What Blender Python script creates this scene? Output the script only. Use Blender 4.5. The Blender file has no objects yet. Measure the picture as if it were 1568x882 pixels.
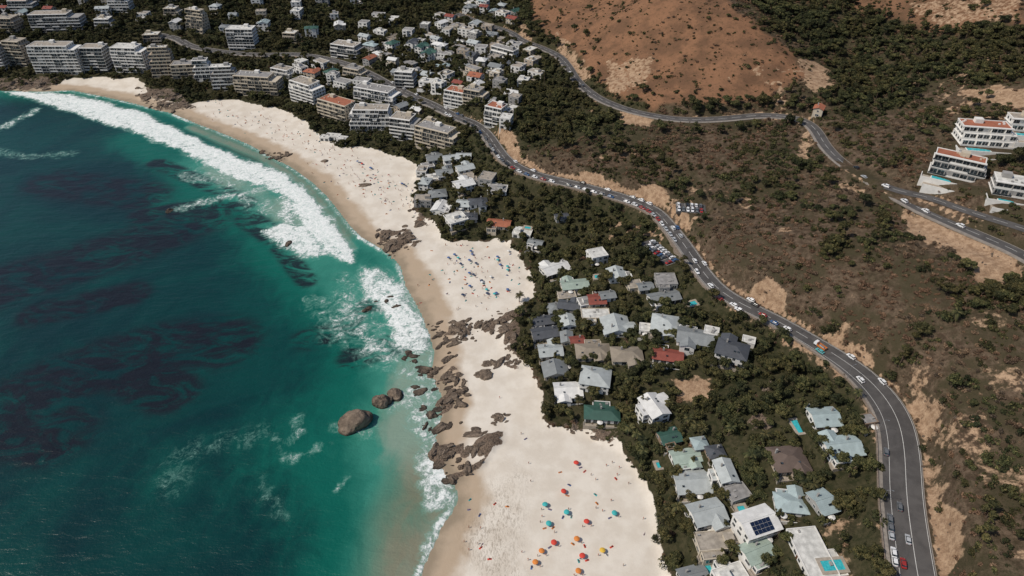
import bpy, math, random, numpy as np
from mathutils import Vector, Matrix, noise as mnoise
R=random.Random(7); rng=np.random.default_rng(7)
sc=bpy.context.scene
rad=math.radians
# ---------------- survey frame: camera station used to triangulate the map ----------------
H=260.0; P=rad(38); F=1568*24/36.0; cP=math.cos(P); sP=math.sin(P)
def ray(px,py):
    a=(px-784)/F; b=(441-py)/F
    return np.array([a,cP+b*sP,-sP+b*cP])
def plane(px,py,z=0.0):
    d=ray(px,py); t=(z-H)/d[2]; return (d[0]*t,d[1]*t)
def plz(L,z=0.0): return np.array([plane(p[0],p[1],z) for p in L])
def sm(a,b,x):
    t=np.clip((x-a)/(b-a),0,1); return t*t*(3-2*t)
def hsh(i,j,s):
    n=(i*374761393+j*668265263+s*974634777)&0xffffffff
    n=((n^(n>>13))*1274126177)&0xffffffff
    return ((n^(n>>16))&0xffff)/65535.0
def vn(x,y,s):
    xi=np.floor(x).astype(np.int64); yi=np.floor(y).astype(np.int64); fx=x-xi; fy=y-yi
    fx=fx*fx*(3-2*fx); fy=fy*fy*(3-2*fy)
    a=hsh(xi,yi,s);b=hsh(xi+1,yi,s);c=hsh(xi,yi+1,s);d=hsh(xi+1,yi+1,s)
    return (a*(1-fx)+b*fx)*(1-fy)+(c*(1-fx)+d*fx)*fy
def fbm(x,y,sc_,s=0,o=4):
    r=0;a=.5;t=0
    for k in range(o):
        r=r+a*vn(x/sc_*2**k+17.3*k,y/sc_*2**k-9.1*k,s+k); t+=a; a*=.5
    return r/t      # 0..1
def inpoly(X,Y,p):
    c=np.zeros(X.shape,bool); n=len(p)
    for i in range(n):
        x1,y1=p[i];x2,y2=p[(i+1)%n]
        if y1==y2: continue
        k=((y1>Y)!=(y2>Y))&(X<(x2-x1)*(Y-y1)/(y2-y1)+x1); c^=k
    return c
def sdist(X,Y,p,closed=False):
    D=np.full(X.shape,1e18); n=len(p)
    for i in range(n if closed else n-1):
        x1,y1=p[i][:2];x2,y2=p[(i+1)%n][:2]; dx=x2-x1;dy=y2-y1;l=dx*dx+dy*dy+1e-9
        t=np.clip(((X-x1)*dx+(Y-y1)*dy)/l,0,1); D=np.minimum(D,(X-x1-t*dx)**2+(Y-y1-t*dy)**2)
    return np.sqrt(D)
def polyd(X,Y,p):
    D=np.full(X.shape,1e18); Zr=np.zeros(X.shape); S=np.zeros(X.shape); A=np.zeros(X.shape); acc=0
    for i in range(len(p)-1):
        x1,y1,z1=p[i];x2,y2,z2=p[i+1]; dx=x2-x1;dy=y2-y1;l=dx*dx+dy*dy+1e-9;L=math.sqrt(l)
        t=np.clip(((X-x1)*dx+(Y-y1)*dy)/l,0,1); ex=X-x1-t*dx; ey=Y-y1-t*dy; d=ex**2+ey**2
        k=d<D; D[k]=d[k]; Zr[k]=(z1+(z2-z1)*t)[k]; S[k]=np.sign(ex*dy-ey*dx)[k]; A[k]=(acc+t*L)[k]; acc+=L
    return np.sqrt(D),S,Zr,A   # S>0 : right of travel
# ---------------- grid ----------------
def geo(a,b,s,g):
    o=[];x=a
    while (x<b if b>a else x>b):
        o.append(x); x+=s if b>a else -s; s*=g
    o.append(b); return o
xs=np.array(sorted(set([round(v,3) for v in geo(-681.7,-7000,3,1.25)+list(np.arange(-680,465,1.7))+geo(466,7000,3,1.2)])))
yl=[];y=95.0;s=1.15
while y<960:
    yl.append(y); y+=s
    if y>300: s=min(2.6,s*1.004)
ys=np.array(sorted(set([round(v,3) for v in geo(93,-500,3,1.25)+yl+geo(yl[-1]+3,9000,4,1.2)])))
nx,ny=len(xs),len(ys); X,Y=np.meshgrid(xs,ys)
# ---------------- map data ----------------
SH=[(-200,125),(0,139),(60,141),(110,139),(160,149),(200,158),(230,166),(262,174),(300,190),(340,205),(380,222),(420,243),(450,260),(475,278),(500,302),(518,325),(535,347),(552,364),(575,377),(597,390),(612,410),(620,440),(632,460),(645,485),(655,510),(663,540),(660,565),(668,590),(680,615),(674,640),(665,670),(668,700),(680,725),(695,745),(700,765),(690,785),(675,805),(665,830),(652,855),(642,882),(630,940)]
BK=[(90,128),(100,122),(140,118),(215,119),(235,150),(285,160),(330,152),(380,155),(430,168),(470,185),(490,210),(520,225),(560,228),(600,235),(640,250),(645,270),(630,300),(640,325),(665,340),(672,366),(720,370),(760,366),(785,371),(800,395),(815,420),(822,450),(800,470),(780,482),(777,510),(790,540),(820,570),(835,600),(832,640),(850,650),(900,660),(945,675),(965,700),(985,740),(1000,790),(1015,830),(1028,882),(1040,940)]
shore=plz(SH)
shoreL=np.vstack([[(-7000,shore[0][1]+300)],shore,[(shore[-1][0]-8,60),(-70,-600)]])
landpoly=np.vstack([shoreL,[(9500,-600),(9500,9500),(-7500,9500)]])
C=[(x,y,3.0) for x,y in BK[::2]]+[(x,y,0) for x,y in SH[::3]]
C+=[(0,60,18),(100,60,18),(200,60,19),(300,60,20),(400,70,19),(500,80,20),(0,5,35),(150,5,35),(300,5,34),(450,5,33),(600,5,33),
(450,82,19),(590,125,21),(700,178,25),(760,225,27),(870,280,29),(1005,325,31),(1080,425,32),(1180,487,33),(1300,560,35),(1375,650,37),(1390,800,37),(1400,882,37),
(560,180,8),(400,125,8),(300,110,7),(650,190,14),(700,250,12),(750,300,17),(690,330,7),(860,330,22),(840,390,8),(900,420,15),(960,400,24),(880,500,10),(1000,480,22),(1080,520,26),(860,600,5),(950,600,12),(1050,600,20),(1150,600,27),(1250,620,32),(1000,690,8),(1100,700,16),(1200,700,24),(1290,700,32),(1050,850,8),(1150,850,17),(1250,850,26),(1320,850,33),
(1300,400,56),(1200,330,50),(1150,400,44),(1000,250,42),(1100,250,48),(1410,322,66),(1350,285,65),(1250,198,62),(1165,176,58),(1040,182,54),(960,168,49),(895,135,44),(855,85,40),(800,62,37),(780,100,32),(700,60,30),(760,20,36),
(950,100,57),(1000,50,78),(1000,0,92),(900,30,56),(1100,50,86),(1100,120,68),(1170,150,62),(1200,80,80),(1100,0,98),(1240,130,70),(1300,100,68),(1300,0,95),(1400,150,78),(1500,200,84),(1568,280,78),(1500,60,103),(1568,0,122),(1568,392,72),(1500,300,76),
(1450,500,60),(1568,500,70),(1450,600,52),(1568,600,63),(1480,700,48),(1568,700,58),(1568,850,56),(1480,850,47),(1350,480,50)]
cw=np.array([(*plane(a,b,z),z) for a,b,z in C]); ex=np.array([(600,-200,160),(600,300,220),(700,800,280),(200,1400,170),(-500,1400,120),(-1200,1200,60),(1500,500,500),(300,-300,60)])
cw=np.vstack([cw,ex]); n=len(cw)
def mq(dx,dy): return -np.sqrt(dx*dx+dy*dy+14.0**2)
A=np.zeros((n+3,n+3)); A[:n,:n]=mq(cw[:,None,0]-cw[None,:,0],cw[:,None,1]-cw[None,:,1])+np.eye(n)*2.0
A[:n,n]=1;A[:n,n+1]=cw[:,0]/500;A[:n,n+2]=cw[:,1]/500;A[n:,:n]=A[:n,n:].T
w=np.linalg.solve(A,np.concatenate([cw[:,2],[0,0,0]]))
Z=w[n]+w[n+1]*X/500+w[n+2]*Y/500
for i in range(n): Z+=w[i]*mq(X-cw[i,0],Y-cw[i,1])
Z=np.clip(Z,.3,600)
land=inpoly(X,Y,landpoly); ds=sdist(X,Y,shoreL)
Z=np.maximum(Z,np.minimum(1.0+ds*.02,2.6))
k=sm(4,38,ds); Z=np.where(land,ds*.055*(1-k)+Z*k,-.12-np.minimum(9,ds*.06))
Z=np.where(Y<110,np.minimum(Z,110+np.maximum(X-250,0)*.2),Z)
def gh(x,y,G=None):
    G=Z if G is None else G
    x=np.asarray(x,float);y=np.asarray(y,float)
    i=np.clip(np.searchsorted(xs,x)-1,0,nx-2); j=np.clip(np.searchsorted(ys,y)-1,0,ny-2)
    fx=(x-xs[i])/(xs[i+1]-xs[i]); fy=(y-ys[j])/(ys[j+1]-ys[j])
    return (G[j,i]*(1-fx)+G[j,i+1]*fx)*(1-fy)+(G[j+1,i]*(1-fx)+G[j+1,i+1]*fx)*fy
TT=np.arange(90,1500,1.0)
MISS=[]
def gp(px,py,off=0.0):
    d=ray(px,py); x=d[0]*TT;y=d[1]*TT;z=H+d[2]*TT; g=np.maximum(gh(x,y),0)+off
    k=np.where(z<g)[0]
    if len(k)==0 or k[0]==0: MISS.append((px,py,len(k))); t=(20-H)/d[2] if d[2]<-.2 else 900
    else:
        i=k[0]; a=z[i-1]-g[i-1]; b=g[i]-z[i]; t=TT[i-1]+a/(a+b+1e-9)
    return d[0]*t,d[1]*t
def wp(L): return np.array([gp(a,b) for a,b in L])
# ---------------- roads ----------------
def spline(L,step=3.0):
    p=wp(L); q=[]
    for i in range(len(p)-1):
        p0=p[max(i-1,0)];p1=p[i];p2=p[i+1];p3=p[min(i+2,len(p)-1)]
        m=max(2,int(np.hypot(*(p2-p1))/step))
        for k in range(m):
            t=k/m; q.append(.5*((2*p1)+(-p0+p2)*t+(2*p0-5*p1+4*p2-p3)*t*t+(-p0+3*p1-3*p2+p3)*t**3))
    q.append(p[-1]); q=np.array(q)
    for _ in range(6): q[1:-1]=(q[:-2]+q[2:]+2*q[1:-1])/4
    z=gh(q[:,0],q[:,1]); kk=np.ones(15)/15
    zp=np.pad(z,7,mode='edge'); z=np.convolve(zp,kk,'valid'); zp=np.pad(z,7,mode='edge'); z=np.convolve(zp,kk,'valid')
    return np.column_stack([q,z])
MAIN=[(1425,1010),(1408,920),(1400,882),(1394,840),(1386,790),(1382,740),(1381,700),(1374,650),(1358,612),(1335,585),(1300,560),(1262,535),(1220,508),(1180,487),(1140,468),(1105,448),(1080,422),(1062,395),(1045,370),(1025,347),(1005,325),(970,308),(920,292),(870,280),(830,272),(800,262),(775,245),(760,225),(745,205),(725,188),(700,178),(660,160),(620,142),(590,125),(560,110),(530,98),(490,88),(450,82),(400,84),(330,78),(290,70),(270,58),(230,50)]
UP=[(1640,430),(1568,392),(1530,373),(1490,355),(1450,338),(1410,322),(1380,305),(1350,285),(1320,268),(1290,250),(1265,225),(1250,198),(1235,184),(1210,178),(1165,177),(1120,181),(1080,183),(1040,182),(1000,177),(960,168),(920,152),(895,135),(880,118),(870,100),(855,86),(830,73),(800,62),(780,48),(740,36),(700,20)]
BR=[(1640,375),(1568,350),(1520,335),(1470,318),(1430,304),(1400,298),(1375,298),(1355,290)]
roads=[('main',spline(MAIN),5.0),('upper',spline(UP),3.7),('branch',spline(BR),3.4)]
def mainw(p):  # half width of main road; wider near the lay-by
    return 4.6+2.6*sm(255,200,p[1])
soil=np.zeros(X.shape); roadD=np.full(X.shape,1e9)
for nm,rp,hw in roads:
    D,S,Zr,Ar=polyd(X,Y,rp[::2] if len(rp)%2 else np.vstack([rp[::2],rp[-1:]]))
    hwv=4.6+2.6*sm(255,200,Y) if nm=='main' else hw
    e=D-hwv
    nz=fbm(X,Y,9,5); pz=fbm(X,Y,24,15,3)
    if nm=='main':
        amp=(.8+6.5*fbm(X,Y,38,9,2))*sm(640,480,Y)
        raise_=np.where(S>0,amp*sm(2.0,5+4*nz,e)*np.exp(-np.maximum(e-6,0)/32),-2.2*sm(2.6,6,e)*np.exp(-np.maximum(e-5,0)/20)*sm(600,450,Y))
        wd_=(3.0+7.5*sm(.3,.7,pz))*(.5+.85*nz)
        soil=np.maximum(soil,np.where(S>0,sm(1.0,1.8,e)*sm(1.25,.75,e/wd_)*sm(660,430,Y)*(.55+.45*sm(.3,.55,nz)),.55*sm(1.8,2.2,e)*sm(4.5,2.5,e)*sm(.5,.6,pz)))
    else:
        raise_=np.where(S>0,1,-1)*(1.4*sm(2,5,e)*np.exp(-np.maximum(e-5,0)/15))
        soil=np.maximum(soil,sm(.6,1.2,e)*sm(4.5,2.2,e+nz*3)*(.35+.6*sm(.35,.6,pz)))
    k=sm(0,1,(e-2.4)/7.0)
    Z=np.where(land,(Zr-.12)*(1-k)+Z*k+raise_,Z)
    roadD=np.minimum(roadD,e)
# natural relief
inl=sm(25,70,ds)*land*sm(3,12,roadD)
sandp=np.vstack([wp(SH[1:]),wp(BK)[::-1]])
ins=inpoly(X,Y,sandp); sd=sdist(X,Y,sandp,True); inl=inl*np.where(ins,0,sm(0,25,sd))
Z+=inl*((fbm(X,Y,45,21)-.5)*6+(fbm(X,Y,12,31)-.5)*2.4)
gul=np.abs(fbm(X+40*fbm(X,Y,60,3),Y,38,77,4)-.5)
sdg=np.where(ins,sd,-sd)+(fbm(X,Y,10,41)-.5)*9
sand=sm(-1.2,1.2,sdg)*land
sand=np.where(land&(ds<3)&(X>-480),1.0,sand)
def mpoly(L,edge=6,ns=14,seed=50):
    p=wp(L); d=sdist(X,Y,p,True); d=np.where(inpoly(X,Y,p),d,-d)+(fbm(X,Y,ns,seed)-.5)*ns*1.3
    return sm(-edge/2,edge/2,d)
SO=[([(1380,330),(1430,335),(1568,400),(1568,432),(1500,430),(1490,405),(1420,366)],1),([(1470,135),(1600,135),(1600,172),(1500,162)],.9),([(945,168),(995,175),(990,192),(950,187)],1),([(1220,85),(1262,100),(1278,135),(1235,140)],.8),([(1033,583),(1090,578),(1097,612),(1040,622)],1),([(1225,190),(1250,210),(1245,250),(1215,250)],.6),([(930,95),(1005,88),(995,125),(945,152),(925,130)],.6),([(850,45),(880,75),(908,120),(888,122),(855,85)],.7),([(770,200),(798,215),(792,248),(775,240)],1),([(1380,0),(1568,-10),(1568,35),(1420,38)],.5),([(1205,520),(1230,530),(1290,572),(1260,566)],1),([(1290,270),(1330,285),(1320,300),(1280,285)],.6),([(1500,560),(1550,560),(1568,600),(1520,590)],.5),([(795,35),(820,45),(815,70),(790,60)],.6),([(1395,560),(1430,600),(1425,640),(1405,620)],.8),([(1405,700),(1440,700),(1460,800),(1440,860),(1425,790)],.7),([(1275,790),(1300,800),(1300,882),(1280,882)],.6)]
for i,(L,a) in enumerate(SO): soil=np.maximum(soil,a*mpoly(L,6,10,60+i))
soil=np.maximum(soil,.62*sm(.03,.006,gul)*sm(60,90,ds)*(X>60)*sm(.5,.62,fbm(X,Y,50,13)))
knoll=mpoly([(805,-20),(820,30),(845,60),(875,75),(905,115),(935,142),(1000,165),(1090,158),(1180,150),(1232,115),(1222,88),(1175,50),(1120,12),(1090,-20)],6,8,91)
tr=mpoly([(1270,-30),(1568,-30),(1568,42),(1400,38),(1300,10)],8,20,92)
grass=np.clip(np.maximum(knoll,tr*.8),0,1)
RZ=[[(655,498),(700,488),(778,479),(782,500),(740,512),(700,520),(668,528)],[(655,566),(705,562),(715,596),(695,630),(650,638),(655,600)],[(658,698),(700,668),(745,658),(780,655),(775,685),(745,710),(715,728),(682,740)],[(568,355),(620,348),(642,370),(600,392)],[(203,132),(268,138),(300,165),(228,170)],[(-20,120),(95,122),(70,138),(-20,138)],[(762,480),(800,474),(792,565),(775,560)],[(838,642),(950,664),(948,678),(850,656)],[(630,322),(668,338),(650,352),(625,340)],[(400,232),(440,236),(436,248),(404,244)],[(1140,640),(1165,630),(1180,650),(1150,662)]]
rock=np.zeros(X.shape)
for i,L in enumerate(RZ): rock=np.maximum(rock,mpoly(L,4,9,110+i))
ca_,sa0=math.cos(rad(38)),math.sin(rad(38)); U=X*ca_+Y*sa0; V_=-X*sa0+Y*ca_
brk=fbm(U/2.2,V_,5,171,4)
rockc=rock*sm(.46,.54,brk)
Z+=rock*(.1+5.0*np.maximum(brk-.47,0)*1.5)*sm(-12,6,np.where(land,ds,-ds))
weed=mpoly([(735,735),(800,700),(812,730),(800,800),(790,882),(740,882),(735,800)],14,20,140)
# density fields for vegetation
mainp=roads[0][1]
vil=inpoly(X,Y,np.vstack([mainp[:,:2],[(-700,760),(-700,700)],wp(BK)[:-1]]))
far=sm(430,480,Y)*sm(130,60,X-(Y-430)*.15)
DT=np.zeros(X.shape);DSh=np.zeros(X.shape);DD=np.zeros(X.shape)
TD=[([(800,290),(1000,332),(1010,385),(960,402),(900,378),(820,372),(790,320)],.06),([(1085,495),(1200,520),(1335,600),(1338,690),(1250,612),(1150,640),(1090,600),(1058,540)],.055),([(1110,-30),(1290,-30),(1400,40),(1600,50),(1600,125),(1440,130),(1300,190),(1262,150),(1270,100),(1180,50)],.05),([(780,110),(850,95),(885,150),(960,195),(900,218),(800,205),(775,160)],.035),([(1480,430),(1600,430),(1600,492),(1490,482)],.05),([(-80,-30),(560,-30),(600,45),(440,52),(200,45),(-80,40)],.04),([(1060,135),(1250,150),(1240,192),(1060,178)],.03),([(1260,150),(1330,140),(1330,175),(1280,185)],.04)]
cl=fbm(X,Y,26,200); cl2=fbm(X,Y,11,210)
for i,(L,a) in enumerate(TD): DT=np.maximum(DT,a*mpoly(L,8,16,150+i))
DT=np.maximum(DT,vil*.06*sm(.22,.45,cl2)); DT=np.maximum(DT,far*land*.04)
hill=land&(~vil)&(far<.5)
scr=sm(.40,.57,fbm(X,Y,34,220))
soil=np.maximum(soil,.5*sm(.58,.68,fbm(X,Y,16,230))*hill*(X>90)*sm(300,200,Y))
DT=np.where(hill,np.maximum(DT,.016*sm(.54,.66,cl)*(1-grass)),DT)
DSh=np.where(hill,.012+.10*scr*sm(.3,.55,cl2),.055)*(1-.93*grass)
DD=np.where(hill,.15*(1-.6*scr),.006)*(1-.92*grass)
ok=land*(1-sand)*(1-np.clip(soil*1.2,0,.97))*(roadD>2.0)*(1-rock*.93)
DT*=ok*(roadD>3.4)*(1-grass*.97);DSh*=ok;DD*=ok
# ---------------- materials ----------------
class NM:
    def __init__(s,name,rough=.8,spec=.3):
        s.m=bpy.data.materials.new(name); s.m.use_nodes=True; s.t=s.m.node_tree; s.b=s.t.nodes['Principled BSDF']
        s.b.inputs['Roughness'].default_value=rough; s.b.inputs['Specular IOR Level'].default_value=spec; s._p=None
    def n(s,t,**k):
        q=s.t.nodes.new(t)
        for a,v in k.items(): setattr(q,a,v)
        return q
    def l(s,a,b): s.t.links.new(a,b)
    def set(s,sock,v):
        if hasattr(v,'is_output'): s.l(v,sock)
        else: sock.default_value=v
    def pos(s,obj=False):
        if s._p is None:
            s._p=s.n('ShaderNodeTexCoord').outputs['Object'] if obj else s.n('ShaderNodeNewGeometry').outputs['Position']
        return s._p
    def noise(s,scale,det=4,rough=.55,stretch=None,dist=0,obj=False,rotz=0):
        p=s.pos(obj)
        if stretch:
            mp=s.n('ShaderNodeMapping'); s.l(p,mp.inputs[0]); mp.inputs['Scale'].default_value=stretch; mp.inputs['Rotation'].default_value=(0,0,rotz); p=mp.outputs[0]
        q=s.n('ShaderNodeTexNoise'); s.l(p,q.inputs['Vector']); q.inputs['Scale'].default_value=scale; q.inputs['Detail'].default_value=det; q.inputs['Roughness'].default_value=rough; q.inputs['Distortion'].default_value=dist
        return q.outputs['Fac']
    def ss(s,v,a,b,c=0,d=1):
        q=s.n('ShaderNodeMapRange',interpolation_type='SMOOTHSTEP'); s.l(v,q.inputs[0])
        for i,x in enumerate((a,b,c,d)): q.inputs[1+i].default_value=x
        return q.outputs[0]
    def mix(s,f,a,b,mode='MIX'):
        q=s.n('ShaderNodeMix',data_type='RGBA',blend_type=mode); s.set(q.inputs[0],f)
        for i,v in ((6,a),(7,b)):
            if isinstance(v,tuple): v=(*v,1) if len(v)==3 else v
            s.set(q.inputs[i],v)
        return q.outputs[2]
    def ma(s,op,a,b=0.0,c=0.0):
        q=s.n('ShaderNodeMath',operation=op)
        for i,v in enumerate((a,b,c)): s.set(q.inputs[i],v)
        return q.outputs[0]
    def at(s,name):
        q=s.n('ShaderNodeAttribute',attribute_name=name); return q.outputs['Fac']
    def bump(s,h,dist,st=.6):
        q=s.n('ShaderNodeBump'); s.l(h,q.inputs['Height']); q.inputs['Distance'].default_value=dist; q.inputs['Strength'].default_value=st; s.l(q.outputs[0],s.b.inputs['Normal'])
    def col(s,c): s.set(s.b.inputs['Base Color'],c if not isinstance(c,tuple) else (*c,1)); return s.m
def simple(name,c,rough=.7,var=.25,scale=1.5,bump=0.0,bs=8,spec=.3,metal=0):
    m=NM(name,rough,spec); m.b.inputs['Metallic'].default_value=metal
    f=m.ss(m.noise(scale,5,obj=True),.3,.7); f2=m.ss(m.noise(scale*.17,3,obj=True),.35,.65)
    a=tuple(x*(1-var) for x in c); b=tuple(min(1,x*(1+var*.5)) for x in c)
    cc=m.mix(f,a,b); cc=m.mix(m.ma('MULTIPLY',f2,.35),cc,tuple(x*.72 for x in c))
    m.col(cc)
    if bump: m.bump(m.noise(bs,3,obj=True),bump)
    return m.m
def roofmat(name,c,period=.45,tile=False,rough=.5):
    m=NM(name,rough,.35)
    w_=m.n('ShaderNodeTexWave',wave_type='BANDS',bands_direction='X'); m.l(m.pos(True),w_.inputs['Vector']); w_.inputs['Scale'].default_value=.314/period*1.0; w_.inputs['Distortion'].default_value=.15 if not tile else 1.2
    oi=m.n('ShaderNodeObjectInfo').outputs['Random']
    f=m.ss(m.noise(.35,5,obj=True),.35,.7); f2=m.ss(m.noise(2.2,3,obj=True),.5,.8)
    cc=m.mix(f,tuple(x*.84 for x in c),tuple(min(1,x*1.05) for x in c)); cc=m.mix(m.ma('MULTIPLY',f2,.18),cc,tuple(x*.5 for x in c))
    cc=m.mix(m.ma('MULTIPLY',oi,.3),cc,tuple(x*.5 for x in c))
    cc=m.mix(m.ma('MULTIPLY',w_.outputs['Fac'],.16),cc,tuple(x*.5 for x in c))
    m.col(cc); m.bump(w_.outputs['Fac'],.08); return m.m
# terrain material
m=NM('coastal_ground',.95,.1)
n1=m.noise(.05,6,.6); n2=m.noise(.35,5,.65); n3=m.noise(1.6,4,.7)
c=m.mix(m.ss(n2,.35,.65),(.058,.039,.026),(.132,.094,.065))
c=m.mix(m.ss(n1,.42,.6),c,(.055,.045,.026))
c=m.mix(m.ss(n3,.50,.66,0,.75),c,(.030,.030,.015))
gr=m.mix(m.ss(n2,.3,.7),(.022,.025,.011),(.060,.052,.028)); c=m.mix(m.at('green'),c,gr)
ga=m.mix(m.ss(n1,.4,.62),(.225,.118,.066),(.140,.077,.045)); ga=m.mix(m.ss(n2,.5,.68,0,.6),ga,(.085,.055,.030)); ga=m.mix(m.ss(n3,.5,.72,0,.5),ga,(.06,.044,.024)); c=m.mix(m.at('grass'),c,ga)
so=m.mix(m.ss(n2,.3,.7),(.22,.138,.084),(.41,.285,.185)); so=m.mix(m.ss(n3,.45,.7,0,.6),so,(.14,.09,.06))
sf=m.ss(m.ma('ADD',m.at('soil'),m.ma('MULTIPLY',m.ma('SUBTRACT',n2,.5),1.5)),.35,.65); c=m.mix(sf,c,so)
sa=m.mix(m.ss(m.noise(.12,5),.35,.65),(.575,.515,.435),(.65,.595,.515)); sa=m.mix(m.ss(m.noise(1.1,5,.7),.5,.85,0,.22),sa,(.45,.385,.31))
sa=m.mix(m.ss(m.noise(.035,5,.6,(1,1,1),.8),.5,.7,0,.3),sa,(.50,.43,.345))
wv=m.ma('ADD',m.at('wet'),m.ma('MULTIPLY',m.ma('SUBTRACT',m.noise(.09,4),.5),.55))
sa=m.mix(m.ss(wv,.30,.62,0,.85),sa,(.37,.275,.185)); sa=m.mix(m.ss(wv,.7,.98,0,.8),sa,(.23,.185,.13))
wn=m.noise(1.3,9,.8,(.8,.3,.3),1.2,rotz=rad(12)); wd=m.ma('MULTIPLY',m.ss(wn,.47,.60),m.at('weed')); sa=m.mix(m.ma('MULTIPLY',wd,.6),sa,(.20,.155,.11))
c=m.mix(m.ss(m.ma('ADD',m.at('sand'),m.ma('MULTIPLY',m.ma('SUBTRACT',n3,.5),.5)),.42,.58),c,sa)
ro=m.mix(m.ss(n3,.35,.7),(.055,.041,.031),(.235,.175,.13)); c=m.mix(m.ss(m.ma('ADD',m.at('rock'),m.ma('MULTIPLY',m.ma('SUBTRACT',n3,.5),.8)),.48,.6),c,ro)
m.col(c); sb_=m.ma('SUBTRACT',1.0,m.ma('MULTIPLY',m.at('sand'),.8)); m.bump(m.ma('MULTIPLY',m.ma('ADD',n3,m.ma('MULTIPLY',n2,2.0)),sb_),.5,.5); GROUND=m.m
# water
m=NM('sea_water',.22,.2)
w1=m.noise(.012,5,.6,dist=.8); w2=m.noise(.09,6,.62,(1,.6,1),.8)
c=m.mix(m.ss(w1,.35,.65),(.0015,.023,.026),(.0015,.042,.038))
shv=m.ma('ADD',m.at('shallow'),m.ma('MULTIPLY',m.ma('SUBTRACT',w2,.5),.45))
c=m.mix(m.ss(shv,.04,.5),c,(.003,.098,.072)); c=m.mix(m.ss(shv,.5,1.0,0,.9),c,(.04,.215,.16)); c=m.mix(m.ss(shv,.95,1.3,0,.75),c,(.24,.29,.23))
kf=m.ma('MULTIPLY',m.ss(m.noise(.06,9,.70,(.7,1.5,1),1.2),.38,.56),m.ss(m.at('kelp'),.05,.5)); c=m.mix(m.ma('MULTIPLY',kf,.9),c,(.009,.008,.013))
c=m.mix(m.ma('MULTIPLY',m.at('murk'),m.ss(w2,.2,.6,.5,.85)),c,(.19,.16,.105))
fn=m.noise(.10,9,.70,(1,1,1),1.6); fl=m.noise(.45,7,.72,(1,1,1),1.2)
fv=m.ma('ADD',m.at('foam'),m.ma('ADD',m.ma('MULTIPLY',m.ma('SUBTRACT',fn,.5),2.2),m.ma('MULTIPLY',m.ma('SUBTRACT',fl,.5),1.3)))
ff=m.ss(fv,.42,.92); halo=m.ss(fv,.05,.6,0,.5); gate=m.ss(m.at('foam'),.02,.2)
c=m.mix(m.ma('MULTIPLY',halo,gate),c,(.16,.34,.28)); FF=m.ma('MULTIPLY',ff,gate); fc=m.mix(m.ss(fl,.35,.62),(.50,.57,.54),(.78,.79,.77)); c=m.mix(FF,c,fc)
m.set(m.b.inputs['Roughness'],m.ma('MULTIPLY_ADD',FF,.6,.3)); m.col(c)
bh=m.ma('ADD',m.ma('MULTIPLY',m.noise(.13,5,.6,(.6,1.5,1),.3,rotz=rad(-30)),1.0),m.ma('MULTIPLY',m.noise(.9,4,.6),.2)); m.bump(m.ma('ADD',bh,m.ma('MULTIPLY',FF,.4)),1.3,.6); WATER=m.m
# roads
m=NM('asphalt',.85,.25); c=m.mix(m.ss(m.noise(.12,5,.6,(1,1,1),.5),.35,.65),(.062,.058,.056),(.095,.089,.085)); c=m.mix(m.ss(m.noise(2.5,4),.5,.7,0,.4),c,(.115,.11,.105)); m.col(c); ASPH=m.m
PAVE=simple('pavement_concrete',(.26,.23,.20),.9,.25,.6); PAINT=simple('road_paint',(.62,.61,.58),.7,.2,2)
STONE=simple('retaining_stone',(.24,.19,.15),.9,.35,1.2,.1,2)
WALLS={'w':simple('white_plaster',(.70,.68,.64),.8,.10,.5),'c':simple('cream_plaster',(.50,.435,.34),.85,.1,.5),'g':simple('grey_plaster',(.30,.29,.275),.85,.12,.5),'b':simple('brown_plaster',(.24,.17,.12),.85,.15,.5),'s':simple('sand_plaster',(.42,.345,.265),.85,.12,.5)}
ROOFS={'lg':roofmat('light_grey_metal_roof',(.46,.49,.48)),'g':roofmat('grey_metal_roof',(.25,.265,.265)),'dg':roofmat('dark_grey_roof',(.085,.09,.10)),'bg':roofmat('blue_grey_metal_roof',(.38,.46,.46)),'w':roofmat('white_metal_roof',(.75,.74,.71)),'be':roofmat('beige_roof',(.32,.27,.21),.35,True,.8),'br':roofmat('brown_tile_roof',(.15,.11,.09),.35,True,.8),'r':roofmat('red_roof',(.26,.07,.05),.35,True,.7),'o':roofmat('terracotta_roof',(.38,.135,.075),.35,True,.8),'gr':roofmat('green_roof',(.045,.11,.085),.4,False,.6),'pg':roofmat('pale_green_roof',(.38,.46,.39))}
FLATR=[simple('flat_roof_white',(.58,.57,.53),.9,.3,.4),simple('flat_roof_grey',(.27,.26,.25),.9,.3,.4),simple('flat_roof_gravel',(.34,.30,.25),.95,.3,.4)]
m=NM('window_glass',.08,.6); m.col(m.mix(m.ss(m.noise(.7,2,obj=True),.4,.6),(.012,.018,.022),(.05,.062,.07))); GLASS=m.m
DOOR=simple('timber',(.12,.06,.03),.6); TILE=simple('terrace_paving',(.36,.31,.25),.85,.2,.8); METAL=simple('galvanised_metal',(.35,.36,.37),.4,.1,2,metal=.6)
SOLAR=simple('solar_panel',(.01,.018,.045),.15,.2,2,spec=.6)
m=NM('pool_water',.06,.5); m.col(m.mix(m.ss(m.noise(1.2,3),.3,.7),(.03,.32,.37),(.06,.45,.47))); POOL=m.m
def leafm(name,c,v=.45):
    m=NM(name,.75,.15); oi=m.n('ShaderNodeObjectInfo').outputs['Random']
    a=tuple(x*(1-v) for x in c); b=(min(1,c[0]*(1+v*1.5)),c[1]*(1+v*1.0),c[2]*(1+v*.6))
    cc=m.mix(m.ss(oi,.0,1.0),a,b); cc=m.mix(m.ss(m.noise(.03,3),.4,.6,0,.5),cc,(c[0]*1.45,c[1]*1.0,c[2]*.85)); m.col(cc); return m.m
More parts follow.
